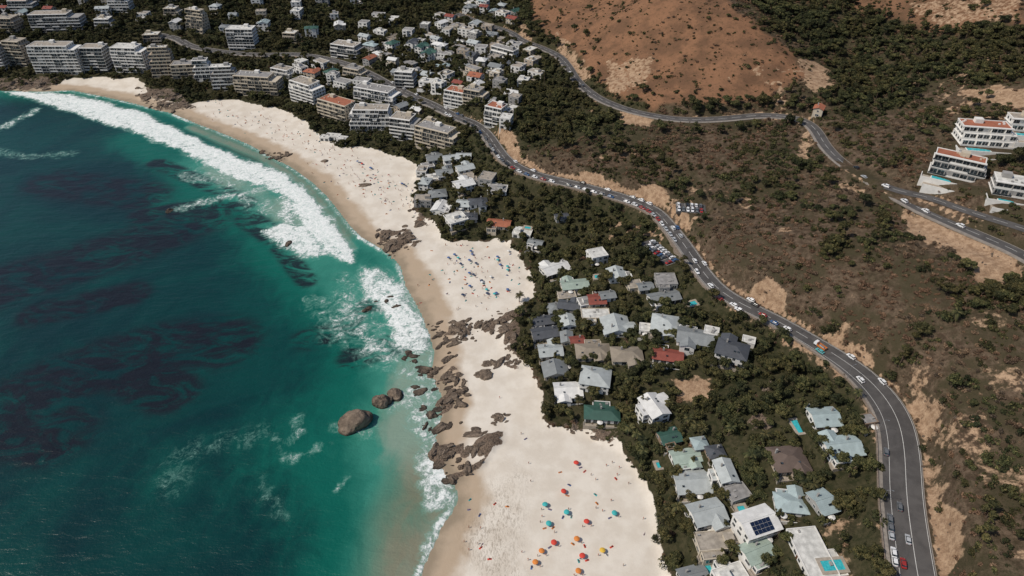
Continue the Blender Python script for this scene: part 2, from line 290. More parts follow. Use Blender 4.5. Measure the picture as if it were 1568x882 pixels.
LF=[leafm('leaf_dark',(.020,.028,.014)),leafm('leaf_mid',(.041,.051,.023)),leafm('leaf_light',(.084,.090,.041))]
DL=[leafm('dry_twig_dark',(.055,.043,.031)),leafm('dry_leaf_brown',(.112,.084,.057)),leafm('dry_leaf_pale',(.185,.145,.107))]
BARK=simple('bark',(.10,.07,.05),.9)
m=NM('granite',.85,.25); g1=m.noise(.5,7,.65,obj=True); g2=m.noise(.12,5,obj=False)
gm=m.noise(1.5,8,.7,(1,1,1),.8)
c=m.mix(m.ss(g1,.35,.65),(.085,.064,.048),(.28,.215,.16)); c=m.mix(m.ss(g2,.5,.7,0,.5),c,(.09,.072,.057)); c=m.mix(m.ss(gm,.5,.62,0,.65),c,(.048,.036,.028))
sx=m.n('ShaderNodeSeparateXYZ'); m.l(m.n('ShaderNodeNewGeometry').outputs['Position'],sx.inputs[0]); c=m.mix(m.ss(sx.outputs[2],.2,1.8,.85,0),c,(.03,.024,.019)); m.col(c)
m.bump(m.ma('ADD',g1,m.ma('MULTIPLY',gm,1.5)),.7,.9); GRAN=m.m
# ---------------- mesh builder ----------------
class MB:
    def __init__(s): s.v=[];s.f=[];s.m=[]
    def add(s,vs,fs,mi=0):
        o=len(s.v); s.v+=vs; s.f+=[tuple(i+o for i in f) for f in fs]; s.m+=[mi]*len(fs)
    def fr(s,x0,x1,y0,y1,z0,a0,a1,b0,b1,z1,mi=0):
        s.add([(x0,y0,z0),(x1,y0,z0),(x1,y1,z0),(x0,y1,z0),(a0,b0,z1),(a1,b0,z1),(a1,b1,z1),(a0,b1,z1)],[(3,2,1,0),(4,5,6,7),(0,1,5,4),(1,2,6,5),(2,3,7,6),(3,0,4,7)],mi)
    def box(s,x0,x1,y0,y1,z0,z1,mi=0): s.fr(x0,x1,y0,y1,z0,x0,x1,y0,y1,z1,mi)
    def tube(s,p0,p1,r0,r1,n=6,mi=0,cap=True):
        p0=Vector(p0);p1=Vector(p1);d=(p1-p0).normalized();u=d.orthogonal().normalized();w_=d.cross(u)
        vs=[]
        for p,r in ((p0,r0),(p1,r1)):
            for i in range(n):
                a=2*math.pi*i/n; vs.append(tuple(p+(u*math.cos(a)+w_*math.sin(a))*r))
        fs=[(i,(i+1)%n,n+(i+1)%n,n+i) for i in range(n)]
        if cap: fs+=[tuple(range(n-1,-1,-1)),tuple(range(n,2*n))]
        s.add(vs,fs,mi)
    def mesh(s,name,mats,smooth=False):
        me=bpy.data.meshes.new(name); me.from_pydata(s.v,[],s.f)
        for x in mats: me.materials.append(x)
        if len(mats)>1: me.polygons.foreach_set('material_index',s.m)
        if smooth: me.polygons.foreach_set('use_smooth',[True]*len(s.f))
        me.update(); return me
def link(name,me,loc=(0,0,0),rz=0,parent=None,scale=1.0):
    o=bpy.data.objects.new(name,me); o.location=loc; o.rotation_euler=(0,0,rz)
    o.scale=(scale,)*3 if not isinstance(scale,tuple) else scale
    if parent: o.parent=parent
    sc.collection.objects.link(o); return o
def quadmesh(name,V,Fq,mats,mi=None,smooth=True):
    me=bpy.data.meshes.new(name); V=np.asarray(V,np.float32); Fq=np.asarray(Fq,np.int32)
    me.vertices.add(len(V)); me.vertices.foreach_set('co',V.ravel()); me.loops.add(Fq.size); me.polygons.add(len(Fq))
    me.loops.foreach_set('vertex_index',Fq.ravel()); me.polygons.foreach_set('loop_start',np.arange(len(Fq),dtype=np.int32)*4)
    for x in mats: me.materials.append(x)
    if mi is not None: me.polygons.foreach_set('material_index',np.asarray(mi,np.int32))
    me.update(calc_edges=True); me.validate()
    me.polygons.foreach_set('use_smooth',np.full(len(Fq),smooth)); return me
# ---------------- placements (houses etc) flatten terrain ----------------
FH=2.75
occ=np.zeros((950,1200),bool)  # x -700..500, y 50..1000
def occrect(cx,cy,L,W,rz,mg):
    r=int(max(L,W)*.75+mg+3); i0=int(cx+700);j0=int(cy-50)
    if not(r<j0<950-r and r<i0<1200-r): return
    J,I=np.mgrid[max(0,j0-r):min(950,j0+r),max(0,i0-r):min(1200,i0+r)]
    dx=I-700-cx;dy=J+50-cy;u=dx*math.cos(rz)+dy*math.sin(rz);v=-dx*math.sin(rz)+dy*math.cos(rz)
    k=(np.abs(u)<L/2+mg)&(np.abs(v)<W/2+mg); occ[J[k],I[k]]=True
def flat(cx,cy,L,W,rz,z,fo=3.0,g=.5):
    r=max(L,W)*.75+fo+3; i0,i1=np.searchsorted(xs,[cx-r,cx+r]);j0,j1=np.searchsorted(ys,[cy-r,cy+r])
    x=X[j0:j1,i0:i1]-cx;y=Y[j0:j1,i0:i1]-cy;u=np.abs(x*math.cos(rz)+y*math.sin(rz))-L/2-g;v=np.abs(-x*math.sin(rz)+y*math.cos(rz))-W/2-g
    k=sm(0,fo,np.maximum(u,v)); k=np.where(roadD[j0:j1,i0:i1]<1.8,1,k); Z[j0:j1,i0:i1]=z*(1-k)+Z[j0:j1,i0:i1]*k
HS=[(1245,845,20,11,1,98,'flat','lg','w'),(1160,797,14,11,2,22,'solar','w','w'),(1160,842,11,8,1,20,'gable','pg','w'),(1100,826,17,8,1,10,'flat','be','c'),(1083,783,13,10,2,15,'gable','lg','w'),(1060,737,14,11,1,5,'gable','lg','w'),(1112,720,11,7,2,100,'gable','lg','w'),(1130,752,9,7,1,20,'flat','g','g'),(1050,697,12,7,1,15,'gable','pg','w'),(1072,677,6,6,1,10,'hip','bg','g'),(1025,666,9,8,1,20,'gable','gr','b'),(1002,620,13,9,2,115,'gable','w','w'),(922,631,16,8,1,-4,'hip','gr','w'),(870,596,13,10,1,0,'gable','w','w'),(912,575,14,12,2,-8,'hip','lg','w'),(850,564,10,12,1,100,'gable','g','c'),(843,535,12,9,1,5,'gable','lg','w'),(835,508,14,8,1,8,'gable','dg','g'),(832,489,14,7,1,10,'gable','dg','g'),(908,536,17,10,1,2,'hip','be','c'),(960,541,15,10,1,-5,'hip','be','c'),(1023,542,14,8,1,-8,'gable','r','w'),(1065,514,17,11,1,-18,'gable','g','w'),(1020,494,14,13,1,-12,'hip','lg','w'),(943,497,13,14,1,98,'gable','lg','w'),(1122,533,14,11,2,-20,'hip','dg','w'),(1147,519,6,5,1,-20,'flat','w','w'),(1017,453,16,8,1,12,'gable','g','w'),(1020,426,11,10,1,4,'flat','dg','g'),(945,418,10,10,1,95,'gable','lg','w'),(972,434,8,7,1,10,'flat','be','c'),(914,457,9,8,1,5,'gable','r','c'),(870,490,9,8,1,95,'gable','lg','w'),(868,515,8,6,1,95,'gable','g','c'),(872,466,12,7,1,-8,'gable','dg','g'),(912,479,15,8,1,3,'flat','lg','c'),(850,409,16,10,1,25,'gable','w','w'),(880,434,15,8,1,10,'gable','pg','w'),(915,386,10,9,2,20,'flat','w','w'),(1208,701,14,12,1,4,'hip','br','s'),(1290,682,14,10,1,8,'gable','bg','w'),(1263,637,11,10,1,6,'gable','bg','w'),(1213,769,12,8,1,-10,'hip','bg','w'),(1261,767,7,10,1,15,'gable','bg','g'),(1120,880,12,8,1,20,'flat','w','w'),(800,354,12,7,1,-15,'flat','w','w'),(764,340,15,8,1,-10,'gable','o','c'),(698,332,13,12,2,25,'flat','w','w'),(710,279,13,10,2,25,'gable','w','w'),(732,307,12,8,1,10,'hip','dg','w'),(762,287,13,9,1,-12,'flat','g','w'),(670,295,12,10,1,15,'hip','g','w'),(680,262,12,8,1,15,'gable','g','w'),(712,255,12,8,2,20,'gable','lg','w'),(662,270,10,8,1,10,'flat','lg','w'),(665,240,12,9,1,20,'gable','g','w'),(690,240,11,8,2,20,'gable','lg','w'),(655,252,9,8,1,20,'flat','g','w'),(720,330,9,8,1,0,'hip','dg','g'),(897,460,8,7,1,15,'flat','g','w'),(850,470,8,8,1,5,'hip','g','w'),(868,450,10,7,1,10,'flat','be','c'),(990,500,7,6,1,-12,'flat','w','w'),(1090,505,7,6,1,-20,'flat','w','w'),(930,450,8,6,1,10,'gable','g','w'),(1062,880,10,7,1,15,'gable','g','w'),(510,206,12,6,1,-14,'flat','w','w'),(498,208,8,6,1,-14,'flat','lg','w'),(524,210,8,6,1,-14,'flat','w','w'),(1255,163,8,6,2,60,'gable','o','c'),
(820,370,9,6,1,-15,'gable','g','w'),(860,330,8,6,1,10,'gable','dg','g'),(1330,640,6,5,1,10,'flat','g','b'),(988,437,8,6,1,5,'gable','g','c'),(884,520,7,6,1,5,'gable','r','c'),(905,492,7,6,1,95,'gable','g','w'),(1096,690,7,6,1,10,'hip','dg','b')]
houses=[];pools=[]
def inocc(x,y):
    i=int(x+700);j=int(y-50); return 0<=i<1200 and 0<=j<950 and occ[j,i]
for h in HS:
    px,py,L,W,fl,rz,rt,rc,wc=h; hh=fl*FH+.7
    x,y=gp(px,py,hh); z=float(gh(x,y)); rz+=R.uniform(-5,5)
    houses.append((x,y,z,L*1.03,W*1.03,fl,rad(rz),rt,rc,wc,False)); occrect(x,y,L,W,rad(rz),.3)
# apartments
AP=[(92,112,46,16,9,-92,'w',0),(30,100,20,14,8,-95,'s',0),(0,108,14,14,8,-90,'g',0),(150,110,22,15,8,-88,'g',0),(203,110,32,15,8,-92,'w',0),(250,118,20,15,9,-80,'s',1),(285,122,22,14,5,-85,'c',0),(312,128,15,14,7,-80,'w',1),(345,138,22,14,7,-82,'g',1),(395,146,42,15,6,-98,'c',0),(90,48,52,16,6,-90,'g',0),(12,50,22,16,5,-90,'s',0),(372,76,27,14,7,-92,'w',0),(298,48,22,13,7,-112,'c',1),(465,157,30,15,6,-128,'w',0),(510,182,32,15,5,-125,'c',0),(567,202,34,18,6,-95,'w',1),(618,214,22,15,6,-105,'g',0),(666,226,36,14,5,-118,'c',0),(573,158,40,15,4,-112,'w',0),(528,88,30,15,4,-115,'g',0),(620,135,17,12,5,-105,'g',0),(700,162,24,13,4,-112,'w',0),(755,192,14,12,5,-115,'w',0),(765,90,26,13,3,-125,'w',1),(725,160,18,12,4,-112,'c',0),(445,64,15,12,3,-100,'s',0),(185,18,22,13,5,-90,'w',0),(265,30,16,12,4,-92,'c',0),(430,120,22,12,3,-110,'w',0),(540,120,20,12,3,-115,'c',0),(655,210,12,12,4,-110,'c',0),(160,42,18,12,3,-90,'g',0),(235,66,18,12,3,-90,'s',0),(35,18,26,13,4,-90,'g',0)]
aps=[]
for px,py,wd,dp,fl,fc,wc,st in AP:
    x,y=gp(px,py); a=rad(fc+R.uniform(-5,5)); z=float(gh(x,y))
    cx=x-math.cos(a)*dp/2; cy=y-math.sin(a)*dp/2; aps.append((cx,cy,z-1,wd,dp,fl,a+math.pi/2,wc,st)); occrect(cx,cy,wd,dp+4,a+math.pi/2,1.5)
# villas on the right slope
for v in [(1512,224,29,15,3,-100,'w',1),(1462,272,26,13,3,-122,'g',1),(1548,300,17,12,2,-112,'g',0),(1566,200,14,10,2,-100,'w',0)]:
    px,py,wd,dp,fl,fc,wc,st=v; x,y=gp(px,py); a=rad(fc); z=float(gh(x,y)); cx=x-math.cos(a)*dp/2; cy=y-math.sin(a)*dp/2
    flat(cx,cy,wd,dp,a+math.pi/2,z,5,3); aps.append((cx,cy,z,wd,dp,fl,a+math.pi/2,wc,st)); occrect(cx+math.cos(a)*4,cy+math.sin(a)*4,wd+4,dp+14,a+math.pi/2,.5)
farp=wp([(420,100),(500,98),(560,62),(640,50),(700,18),(720,0),(790,15),(800,60),(835,110),(808,140),(775,205),(730,190),(690,182),(640,200),(600,160),(550,150),(520,130),(440,130)])
topp=wp([(-40,-5),(560,-8),(620,40),(560,60),(450,70),(380,50),(-40,42)])
strip=wp([(630,235),(700,235),(740,255),(800,300),(780,325),(700,345),(640,320),(650,280)])
def scat(poly,n,mind,fls,base):
    x0,y0=poly.min(0);x1,y1=poly.max(0);pts=[];tries=0
    while len(pts)<n and tries<9000:
        tries+=1; x=R.uniform(x0,x1);y=R.uniform(y0,y1)
        if not inpoly(np.array([x]),np.array([y]),poly)[0]: continue
        if gh(x,y,roadD)<8 or inocc(x,y) or inocc(x+4,y+4) or inocc(x-4,y-4) or inocc(x+4,y-4) or inocc(x-4,y+4): continue
        if any((x-a)**2+(y-b)**2<mind**2 for a,b in pts): continue
        pts.append((x,y)); L=R.uniform(8.5,15);W=R.uniform(7,10.5);rz=rad(base+R.choice([0,0,90])+R.uniform(-14,14)); z=float(gh(x,y))
        houses.append((x,y,z,L,W,R.choice(fls),rz,R.choice(['flat','flat','flat','gable','hip','gable']),R.choice(['lg','lg','w','w','g','g','dg','o','r','be','bg','o','gr']),R.choice('wwwwcgs'),True)); occrect(x,y,L,W,rz,.2)
scat(farp,110,15.5,[1,2,2,3,3],-28); scat(topp,34,24,[2,3,3],0); scat(strip,8,14,[1,2],-15)
PL=[(1223,653,7,4,100),(880,547,4,3,95),(1275,866,4,8,95),(1082,872,4,4,10),(917,424,3,5,95),(1012,712,4,3,10),(808,349,4,2.5,-15),(1060,465,5,3,20),(1138,785,6,3,100)]
for px,py,L,W,rz in PL:
    x,y=gp(px,py); z=float(gh(x,y)); a=rad(rz); flat(x,y,L,W,a,z,2.5,1.5); pools.append((x,y,z,L,W,a)); occrect(x,y,L,W,a,1.8)
lots=[]
for px,py,L,W,rz in [(1010,386,26,10,118),(1058,319,18,11,-8)]:
    x,y=gp(px,py); z=float(gh(x,y))+.0; a=rad(rz); flat(x,y,L,W,a,z,4,1.5); lots.append((x,y,z,L,W,a)); occrect(x,y,L,W,a,2)
for i,(x,y,z,L,W,fl,rz,*_) in enumerate(houses):
    flat(x,y,L,W,rz,z,3.0,.6)
# ---------------- terrain and sea sheets ----------------
idx=np.arange(nx*ny).reshape(ny,nx); FQ=np.stack([idx[:-1,:-1],idx[:-1,1:],idx[1:,1:],idx[1:,:-1]],-1).reshape(-1,4)
me=quadmesh('terrain',np.stack([X,Y,Z],-1).reshape(-1,3),FQ,[GROUND])
def fattr(me,n,a):
    q=me.attributes.new(n,'FLOAT','POINT'); q.data.foreach_set('value',np.asarray(a,np.float32).ravel())
wet=np.clip(1-ds/(17+10*fbm(X,Y,60,300,2)),0,1)**.7*land
wet=np.maximum(wet,.75*sm(26,5,sdist(X,Y,wp([(600,390),(640,440),(655,480)])))*land)
grn=np.clip(vil*.9+far+DT*14,0,1)*(1-soil*.8)
for n_,a in (('sand',sand),('wet',wet),('soil',soil),('grass',grass),('rock',rockc),('weed',weed),('green',grn)): fattr(me,n_,a)
link('terrain',me)
iw=np.searchsorted(xs,190); Xw=X[:,:iw];Yw=Y[:,:iw]
sgn=np.where(land,-ds,ds)[:,:iw]
foam=np.zeros(Xw.shape)
def fpoly(L,a,edge):
    p=plz(L); d=sdist(Xw,Yw,p,True); d=np.where(inpoly(Xw,Yw,p),d,-d)+(fbm(Xw,Yw,14,400)-.5)*8; return a*sm(-edge,edge,d)
def fline(L,a,wd):
    return a*np.exp(-(sdist(Xw+(fbm(Xw,Yw,12,401)-.5)*10,Yw+(fbm(Xw,Yw,12,402)-.5)*10,plz(L))/wd)**2)
for q in [fpoly([(-60,132),(0,141),(60,156),(110,172),(160,188),(210,205),(260,224),(300,245),(340,268),(370,277),(400,285),(428,297),(446,318),(460,345),(475,368),(500,388),(540,404),(538,380),(520,350),(500,325),(480,302),(462,284),(438,268),(400,252),(360,240),(320,222),(280,205),(250,188),(220,172),(180,162),(150,152),(110,144),(60,141),(0,138)],1.0,5),
 fpoly([(0,141),(60,146),(110,158),(160,172),(210,186),(260,206),(300,226),(340,246),(400,270),(430,285),(455,312),(480,350),(520,385),(536,392),(515,352),(478,302),(438,270),(360,242),(250,190),(150,154),(60,142)],1.35,4),
 fpoly([(398,352),(430,340),(470,345),(510,390),(480,398),(445,388),(418,372)],.95,5),fpoly([(425,285),(458,300),(450,350),(425,340)],.75,6),fpoly([(300,235),(400,285),(440,330),(400,330),(340,290),(290,260)],.42,10),
 fpoly([(550,408),(585,412),(608,430),(622,455),(640,480),(655,505),(664,535),(640,545),(608,532),(592,500),(580,480),(562,460),(548,440)],.9,6),
 fpoly([(530,425),(580,470),(600,530),(640,550),(600,562),(550,545),(520,500),(505,465)],.55,14),fpoly([(610,560),(665,552),(682,600),(676,645),(650,665),(628,650),(612,610)],.55,7),
 fpoly([(640,700),(668,690),(690,735),(704,768),(680,785),(652,782),(640,740)],.8,4),fline([(690,785),(672,812),(664,835),(655,860),(645,900)],.85,2.8),fline([(660,700),(650,680),(640,660)],.6,5),
 fpoly([(470,460),(520,450),(555,490),(540,540),(495,520)],.36,10),fline([(275,318),(320,308),(370,295),(400,290)],.58,5.5),fline([(0,196),(30,182),(55,168)],.6,5),fline([(290,270),(330,275)],.45,8),
 fline([(-10,230),(40,240),(110,236)],.34,6),fline([(456,636),(462,660),(440,672),(422,668),(432,700),(462,703),(490,685)],.40,2.6),fline([(400,735),(405,760),(425,790)],.2,4),fline([(265,740),(270,705),(310,680),(400,665)],.18,8),fline([(530,735),(522,748)],.5,1.5),
 fline([(545,650),(520,655),(570,660)],.45,4),fline([(590,628),(612,615),(640,600)],.5,4),fline([(430,370),(450,378)],.6,4)]: foam=np.maximum(foam,q)
foam=np.maximum(foam,.8*np.exp(-((sgn-0.5)/2.0)**2)*(.4+fbm(Xw,Yw,30,410)))
shal=.95*np.exp(-np.maximum(sgn,0)/15)
for L,a,wd in [([(200,215),(330,270),(420,310),(500,400),(560,440),(600,500),(640,560)],.55,22),([(290,300),(400,330),(470,430),(540,490),(600,580),(640,640)],.40,32),([(640,660),(620,760),(600,880)],.5,26),([(540,700),(560,900)],.22,40),([(450,640),(430,700),(270,720)],.17,32),([(300,240),(460,340)],.35,16)]: shal=np.maximum(shal,0)+a*np.exp(-(sdist(Xw,Yw,plz(L))/wd)**2)*(.6+.8*fbm(Xw,Yw,40,420))
shal=np.maximum(shal,1.15*sm(9,2,sdist(Xw,Yw,plz([(290,195),(400,240),(470,285),(540,380)]))))
kelp=np.zeros(Xw.shape)
for L,wd in [([(-40,450),(120,402),(230,365),(300,335)],22),([(50,600),(160,555),(250,530),(340,525)],19),([(180,560),(260,600)],14),([(380,335),(420,362)],9),([(220,330),(300,318),(370,312)],10),([(540,548),(640,518)],8),([(470,520),(530,505)],8),([(80,280),(220,300)],18),([(-20,640),(80,665)],18),([(560,468),(610,468)],5),([(240,250),(360,300)],7),([(60,480),(200,450)],11),([(430,380),(470,430)],6),([(530,500),(560,470)],5)]: kelp=np.maximum(kelp,np.exp(-(sdist(Xw,Yw,plz(L))/wd)**2))
murk=.9*sm(26,3,sdist(Xw,Yw,plz([(655,735),(632,800),(620,900)])))+.5*sm(12,2,sdist(Xw,Yw,plz([(300,195),(420,250),(480,290),(530,360)])))
idw=np.arange(ny*iw).reshape(ny,iw); FW=np.stack([idw[:-1,:-1],idw[:-1,1:],idw[1:,1:],idw[1:,:-1]],-1).reshape(-1,4)
Zw=foam*.35+(fbm(Xw,Yw,16,500,3)-.5)*.35
Zw=np.where(sgn<-6,-2.0,Zw*sm(-2,6,sgn))
me=quadmesh('sea',np.stack([Xw,Yw,Zw],-1).reshape(-1,3),FW,[WATER])
for n_,a in (('foam',foam),('shallow',shal),('kelp',kelp),('murk',np.clip(murk,0,1))): fattr(me,n_,a)
link('sea',me)
# ---------------- roads ----------------
def frame(rp):
    t=np.gradient(rp[:,:2],axis=0); t/=np.linalg.norm(t,axis=1)[:,None]+1e-9; return t,np.column_stack([t[:,1],-t[:,0]])  # right normal
def ribbon(name,rp,offs,mat,z0=0.0):
    t,nr=frame(rp); m_=len(rp); k=len(offs); V=np.zeros((m_,k,3))
    for j,(o,dz) in enumerate(offs):
        o=np.asarray(o)*np.ones(m_); V[:,j,:2]=rp[:,:2]+nr*o[:,None]; V[:,j,2]=rp[:,2]+dz+z0
    id_=np.arange(m_*k).reshape(m_,k); Fq=np.stack([id_[:-1,:-1],id_[:-1,1:],id_[1:,1:],id_[1:,:-1]],-1).reshape(-1,4)
    return link(name,quadmesh(name,V.reshape(-1,3),Fq,[mat],smooth=False))
for nm,rp,hw in roads:
    hv=np.array([mainw(p) for p in rp]) if nm=='main' else np.full(len(rp),hw)
    if nm=='branch': rp=rp.copy(); rp[:,2]-=.01
    ribbon(nm+'_road',rp,[(-hv,.02),(0,.08),(hv,.02)],ASPH)
    if nm!='branch':
        ribbon('pavement',rp,[(-hv-1.7,-.6),(-hv-1.7,.14),(-hv,.14),(-hv,-.05)],PAVE)
        ribbon('kerb',rp,[(hv,-.05),(hv,.14),(hv+.3,.14),(hv+.32,-.4)],PAVE)
    if nm=='main':
        kk=rp[:,1]<470; ribbon('retaining_wall',rp[kk],[(-hv[kk]-1.75,-4.5),(-hv[kk]-1.75,.85),(-hv[kk]-2.1,.85),(-hv[kk]-2.15,-4.5)],STONE)
    t,nr=frame(rp); b=MB(); acc=0
    for i in range(len(rp)-1):
        p=rp[i];q=rp[i+1]
        def strip_(o,wd):
            a=[(p[0]+nr[i,0]*(o-wd),p[1]+nr[i,1]*(o-wd),p[2]+.105-abs(o)/hv[i]*.06),(p[0]+nr[i,0]*(o+wd),p[1]+nr[i,1]*(o+wd),p[2]+.105-abs(o)/hv[i]*.06),(q[0]+nr[i+1,0]*(o+wd),q[1]+nr[i+1,1]*(o+wd),q[2]+.105-abs(o)/hv[i]*.06),(q[0]+nr[i+1,0]*(o-wd),q[1]+nr[i+1,1]*(o-wd),q[2]+.105-abs(o)/hv[i]*.06)]
            b.add(a,[(0,1,2,3)])
        if i%3!=2 or (nm=='main' and p[1]<230): strip_(0.0 if not(nm=='main') else (hv[i]-4.6)*.45,.10)
        if nm=='main': strip_(hv[i]-.45,.08); strip_(-hv[i]+.45+(hv[i]-4.6)*.8,.08)
    link('road_markings',b.mesh('road_markings',[PAINT]))
# ---------------- vehicles ----------------
def paint(n,c): return simple(n,c,.25,.06,1,spec=.6)
CP=[paint('car_paint_white',(.72,.72,.72)),paint('car_paint_silver',(.42,.43,.44)),paint('car_paint_black',(.02,.02,.022)),paint('car_paint_red',(.30,.03,.025)),paint('car_paint_blue',(.04,.10,.22)),paint('car_paint_grey',(.13,.135,.14)),paint('car_paint_teal',(.08,.35,.36)),paint('truck_orange',(.55,.17,.03))]
RUB=simple('tyre_rubber',(.02,.02,.02),.9); LAMPR=simple('tail_lamp',(.4,.02,.02),.3); LAMPW=simple('head_lamp',(.8,.8,.75),.2)
def carmesh(p,suv=False):
    b=MB(); hz=.12 if suv else 0
    st=[(-2.15,.74,.42,.78),(-2.05,.86,.28,.98),(-1.2,.9,.22,1.02),(.9,.9,.22,1.0),(1.7,.87,.25,.86),(2.1,.8,.32,.68),(2.18,.7,.4,.6)]
    vs=[];fs=[]
    for x,w_,zb,zt in st:
        zt+=hz; vs+=[(x,-w_*.92,zb),(x,-w_,(zb+zt)/2),(x,-w_*.97,zt-.12),(x,-w_*.85,zt),(x,w_*.85,zt),(x,w_*.97,zt-.12),(x,w_,(zb+zt)/2),(x,w_*.92,zb)]
    for i in range(len(st)-1):
        for j in range(8): fs.append((i*8+j,i*8+(j+1)%8,i*8+8+(j+1)%8,i*8+8+j))
    fs+=[tuple(range(8)),tuple(range(len(st)*8-1,len(st)*8-9,-1))]; b.add(vs,fs,0)
    r0=-1.95 if suv else -1.7; b.fr(r0,1.05,-.8,.8,.97+hz,r0+.35,.35,-.64,.64,1.42+hz*2,1); b.fr(r0+.33,.38,-.66,.66,1.421+hz*2,r0+.42,.28,-.6,.6,1.48+hz*2,0)
    for x in (-.45,):
        for s_ in (-1,1): b.fr(x-.05,x+.05,s_*.80-.02,s_*.80+.02,.98+hz,x-.05,x+.05,s_*.655-.02,s_*.655+.02,1.43+hz*2,0)
    for x in (-1.35,1.35):
        for s_ in (-1,1): b.tube((x,s_*.72,.33),(x,s_*.93,.33),.33,.33,12,2); b.tube((x,s_*.93,.33),(x,s_*.945,.33),.19,.17,8,5)
    for s_ in (-1,1):
        b.box(-2.17,-2.1,s_*.6-.14,s_*.6+.14,.68+hz,.84+hz,3); b.box(2.1,2.16,s_*.6-.14,s_*.6+.14,.52+hz,.64+hz,4); b.box(.75,.9,s_*.98-.08,s_*.98+.08,.95+hz,1.07+hz,0)
    return b.mesh('car',[p,GLASS,RUB,LAMPR,LAMPW,METAL])
CM=[carmesh(p,i in(0,2,5)) for i,p in enumerate(CP[:7])]+[carmesh(CP[0]),carmesh(CP[5])]
CMW=[CM[i] for i in (0,0,7,7,1,1,2,3,4,5,8,5)]
def truckmesh():
    b=MB(); b.box(-3.2,3.0,-.95,.95,.5,.8,5); b.fr(1.4,3.1,-1.05,1.05,.8,1.45,2.75,-1,1,2.5,0); b.fr(2.2,3.06,-.95,.95,1.55,2.2,2.84,-.92,.92,2.3,1)
    for a in [(-3.2,1.2,-1.1,-1.02),(-3.2,1.2,1.02,1.1),(-3.2,-3.12,-1.02,1.02),(1.12,1.2,-1.02,1.02)]: b.box(*a,.8,1.7,6)
    b.box(-3.1,1.1,-1,1,.81,.95,5); b.fr(-2.6,.6,-.8,.8,.95,-2,0,-.4,.4,1.6,5)
    for x in (-2.1,2.2):
        for s_ in (-1,1): b.tube((x,s_*.75,.45),(x,s_*1.05,.45),.45,.45,12,2)
    b.box(1.3,1.42,-.9,.9,2.5,2.65,6); return b.mesh('flatbed_truck',[CP[0],GLASS,RUB,LAMPR,LAMPW,METAL,CP[7]])
def nearroad(x,y):
    best=None
    for nm,rp,hw in roads:
        d=np.hypot(rp[:,0]-x,rp[:,1]-y); i=int(np.argmin(d))
        if best is None or d[i]<best[0]: best=(d[i],rp,i)
    d,rp,i=best; t,_=frame(rp[max(0,i-2):i+3]); tt=t[min(2,len(t)-1)]; return rp[i,2],math.atan2(tt[1],tt[0]),rp[i],tt
def car(px,py,mi=None,flip=False,name='car'):
    x,y=gp(px,py); z,a,p,tt=nearroad(x,y); o=(x-p[0])*tt[1]-(y-p[1])*tt[0]; o=max(-6.0,min(5.6,o)); x=p[0]+tt[1]*o;y=p[1]-tt[0]*o
    link(name,CM[R.choice([0,0,1,1,2,3,4,5,5,7,8]) if mi is None else mi],(x,y,z+.06),a+(math.pi if flip else 0)+R.uniform(-.02,.02))
for c_ in [(1065,403,0),(1090,441,0),(1124,469,0),(1153,458,0),(1155,468,2),(1170,485,3),(1182,494,4),(1203,504,0),(1258,541,6),(1307,551,0),(1320,586,0),(1359,580,0),(1376,775,5),(1390,833,1),(1383,870,3),(1310,257,2),(1322,270,1),(1350,284,0),(1385,310,0),(1412,325,0),(1465,348,0),(1032,352,0),(1042,362,1),(893,133,5),(872,112,0),(1345,688,5),(1100,462,3),(1135,478,0)]: car(*c_)
for py in (800,812,824,846,858): car(1362,py,R.choice([0,1,5]),name='parked_car')
x,y=gp(1255,532); z,a,_,_=nearroad(x,y); link('flatbed_truck',truckmesh(),(x,y,z+.06),a)
t,nr=frame(mainp); last=-99; acc=0
for i in range(1,len(mainp)):
    p=mainp[i]; acc+=float(np.hypot(*(mainp[i,:2]-mainp[i-1,:2])))
    if acc-last<5.6: continue
    if 290<p[1]<640:
        last=acc
        for s_,pr_ in ((-1,.88 if 335<p[1]<480 else .3),(1,.3 if 335<p[1]<480 else .15)):
            if R.random()<pr_: link('parked_car',R.choice(CMW),(p[0]+nr[i,0]*3.75*s_,p[1]+nr[i,1]*3.75*s_,p[2]+.06),math.atan2(t[i,1],t[i,0])+(0 if s_>0 else math.pi)+R.uniform(-.03,.03))
for x,y,z,L,W,a in lots:
    b=MB(); b.box(-L/2,L/2,-W/2,W/2,-1.5,.1); o=link('car_park',b.mesh('car_park',[ASPH]),(x,y,z),a); b=MB(); ca,sa_=math.cos(a),math.sin(a)
    u=-L/2+1.5
    while u<L/2-1.5:
        for s_ in (-1,1):
            b.box(u-1.4,u-1.28,s_*(W/2-2.4)-2.2,s_*(W/2-2.4)+2.2,.11,.115)
            if R.random()<.8: v=s_*(W/2-2.5); link('parked_car',R.choice(CMW),(x+ca*u-sa_*v,y+sa_*u+ca*v,z+.11),a+math.pi/2*s_)
        u+=2.7
    q=link('bay_markings',b.mesh('bay_markings',[PAINT]),parent=o)
# street lamps
b=MB(); b.tube((0,0,0),(0,0,.4),.14,.12,8); b.tube((0,0,.4),(0,0,7.6),.09,.055,8); b.tube((0,0,7.6),(.9,0,8.1),.05,.045); b.tube((.9,0,8.1),(1.7,0,8.15),.045,.04); b.fr(1.5,2.2,-.15,.15,8.08,1.6,2.15,-.1,.1,8.22,0); LM=b.mesh('street_lamp',[METAL])
for i in range(6,len(mainp),11):
    p=mainp[i]; 
    if p[1]<560: link('street_lamp',LM,(p[0]-nr[i,0]*(mainw(p)+1.2),p[1]-nr[i,1]*(mainw(p)+1.2),p[2]+.1),math.atan2(nr[i,1],nr[i,0]))
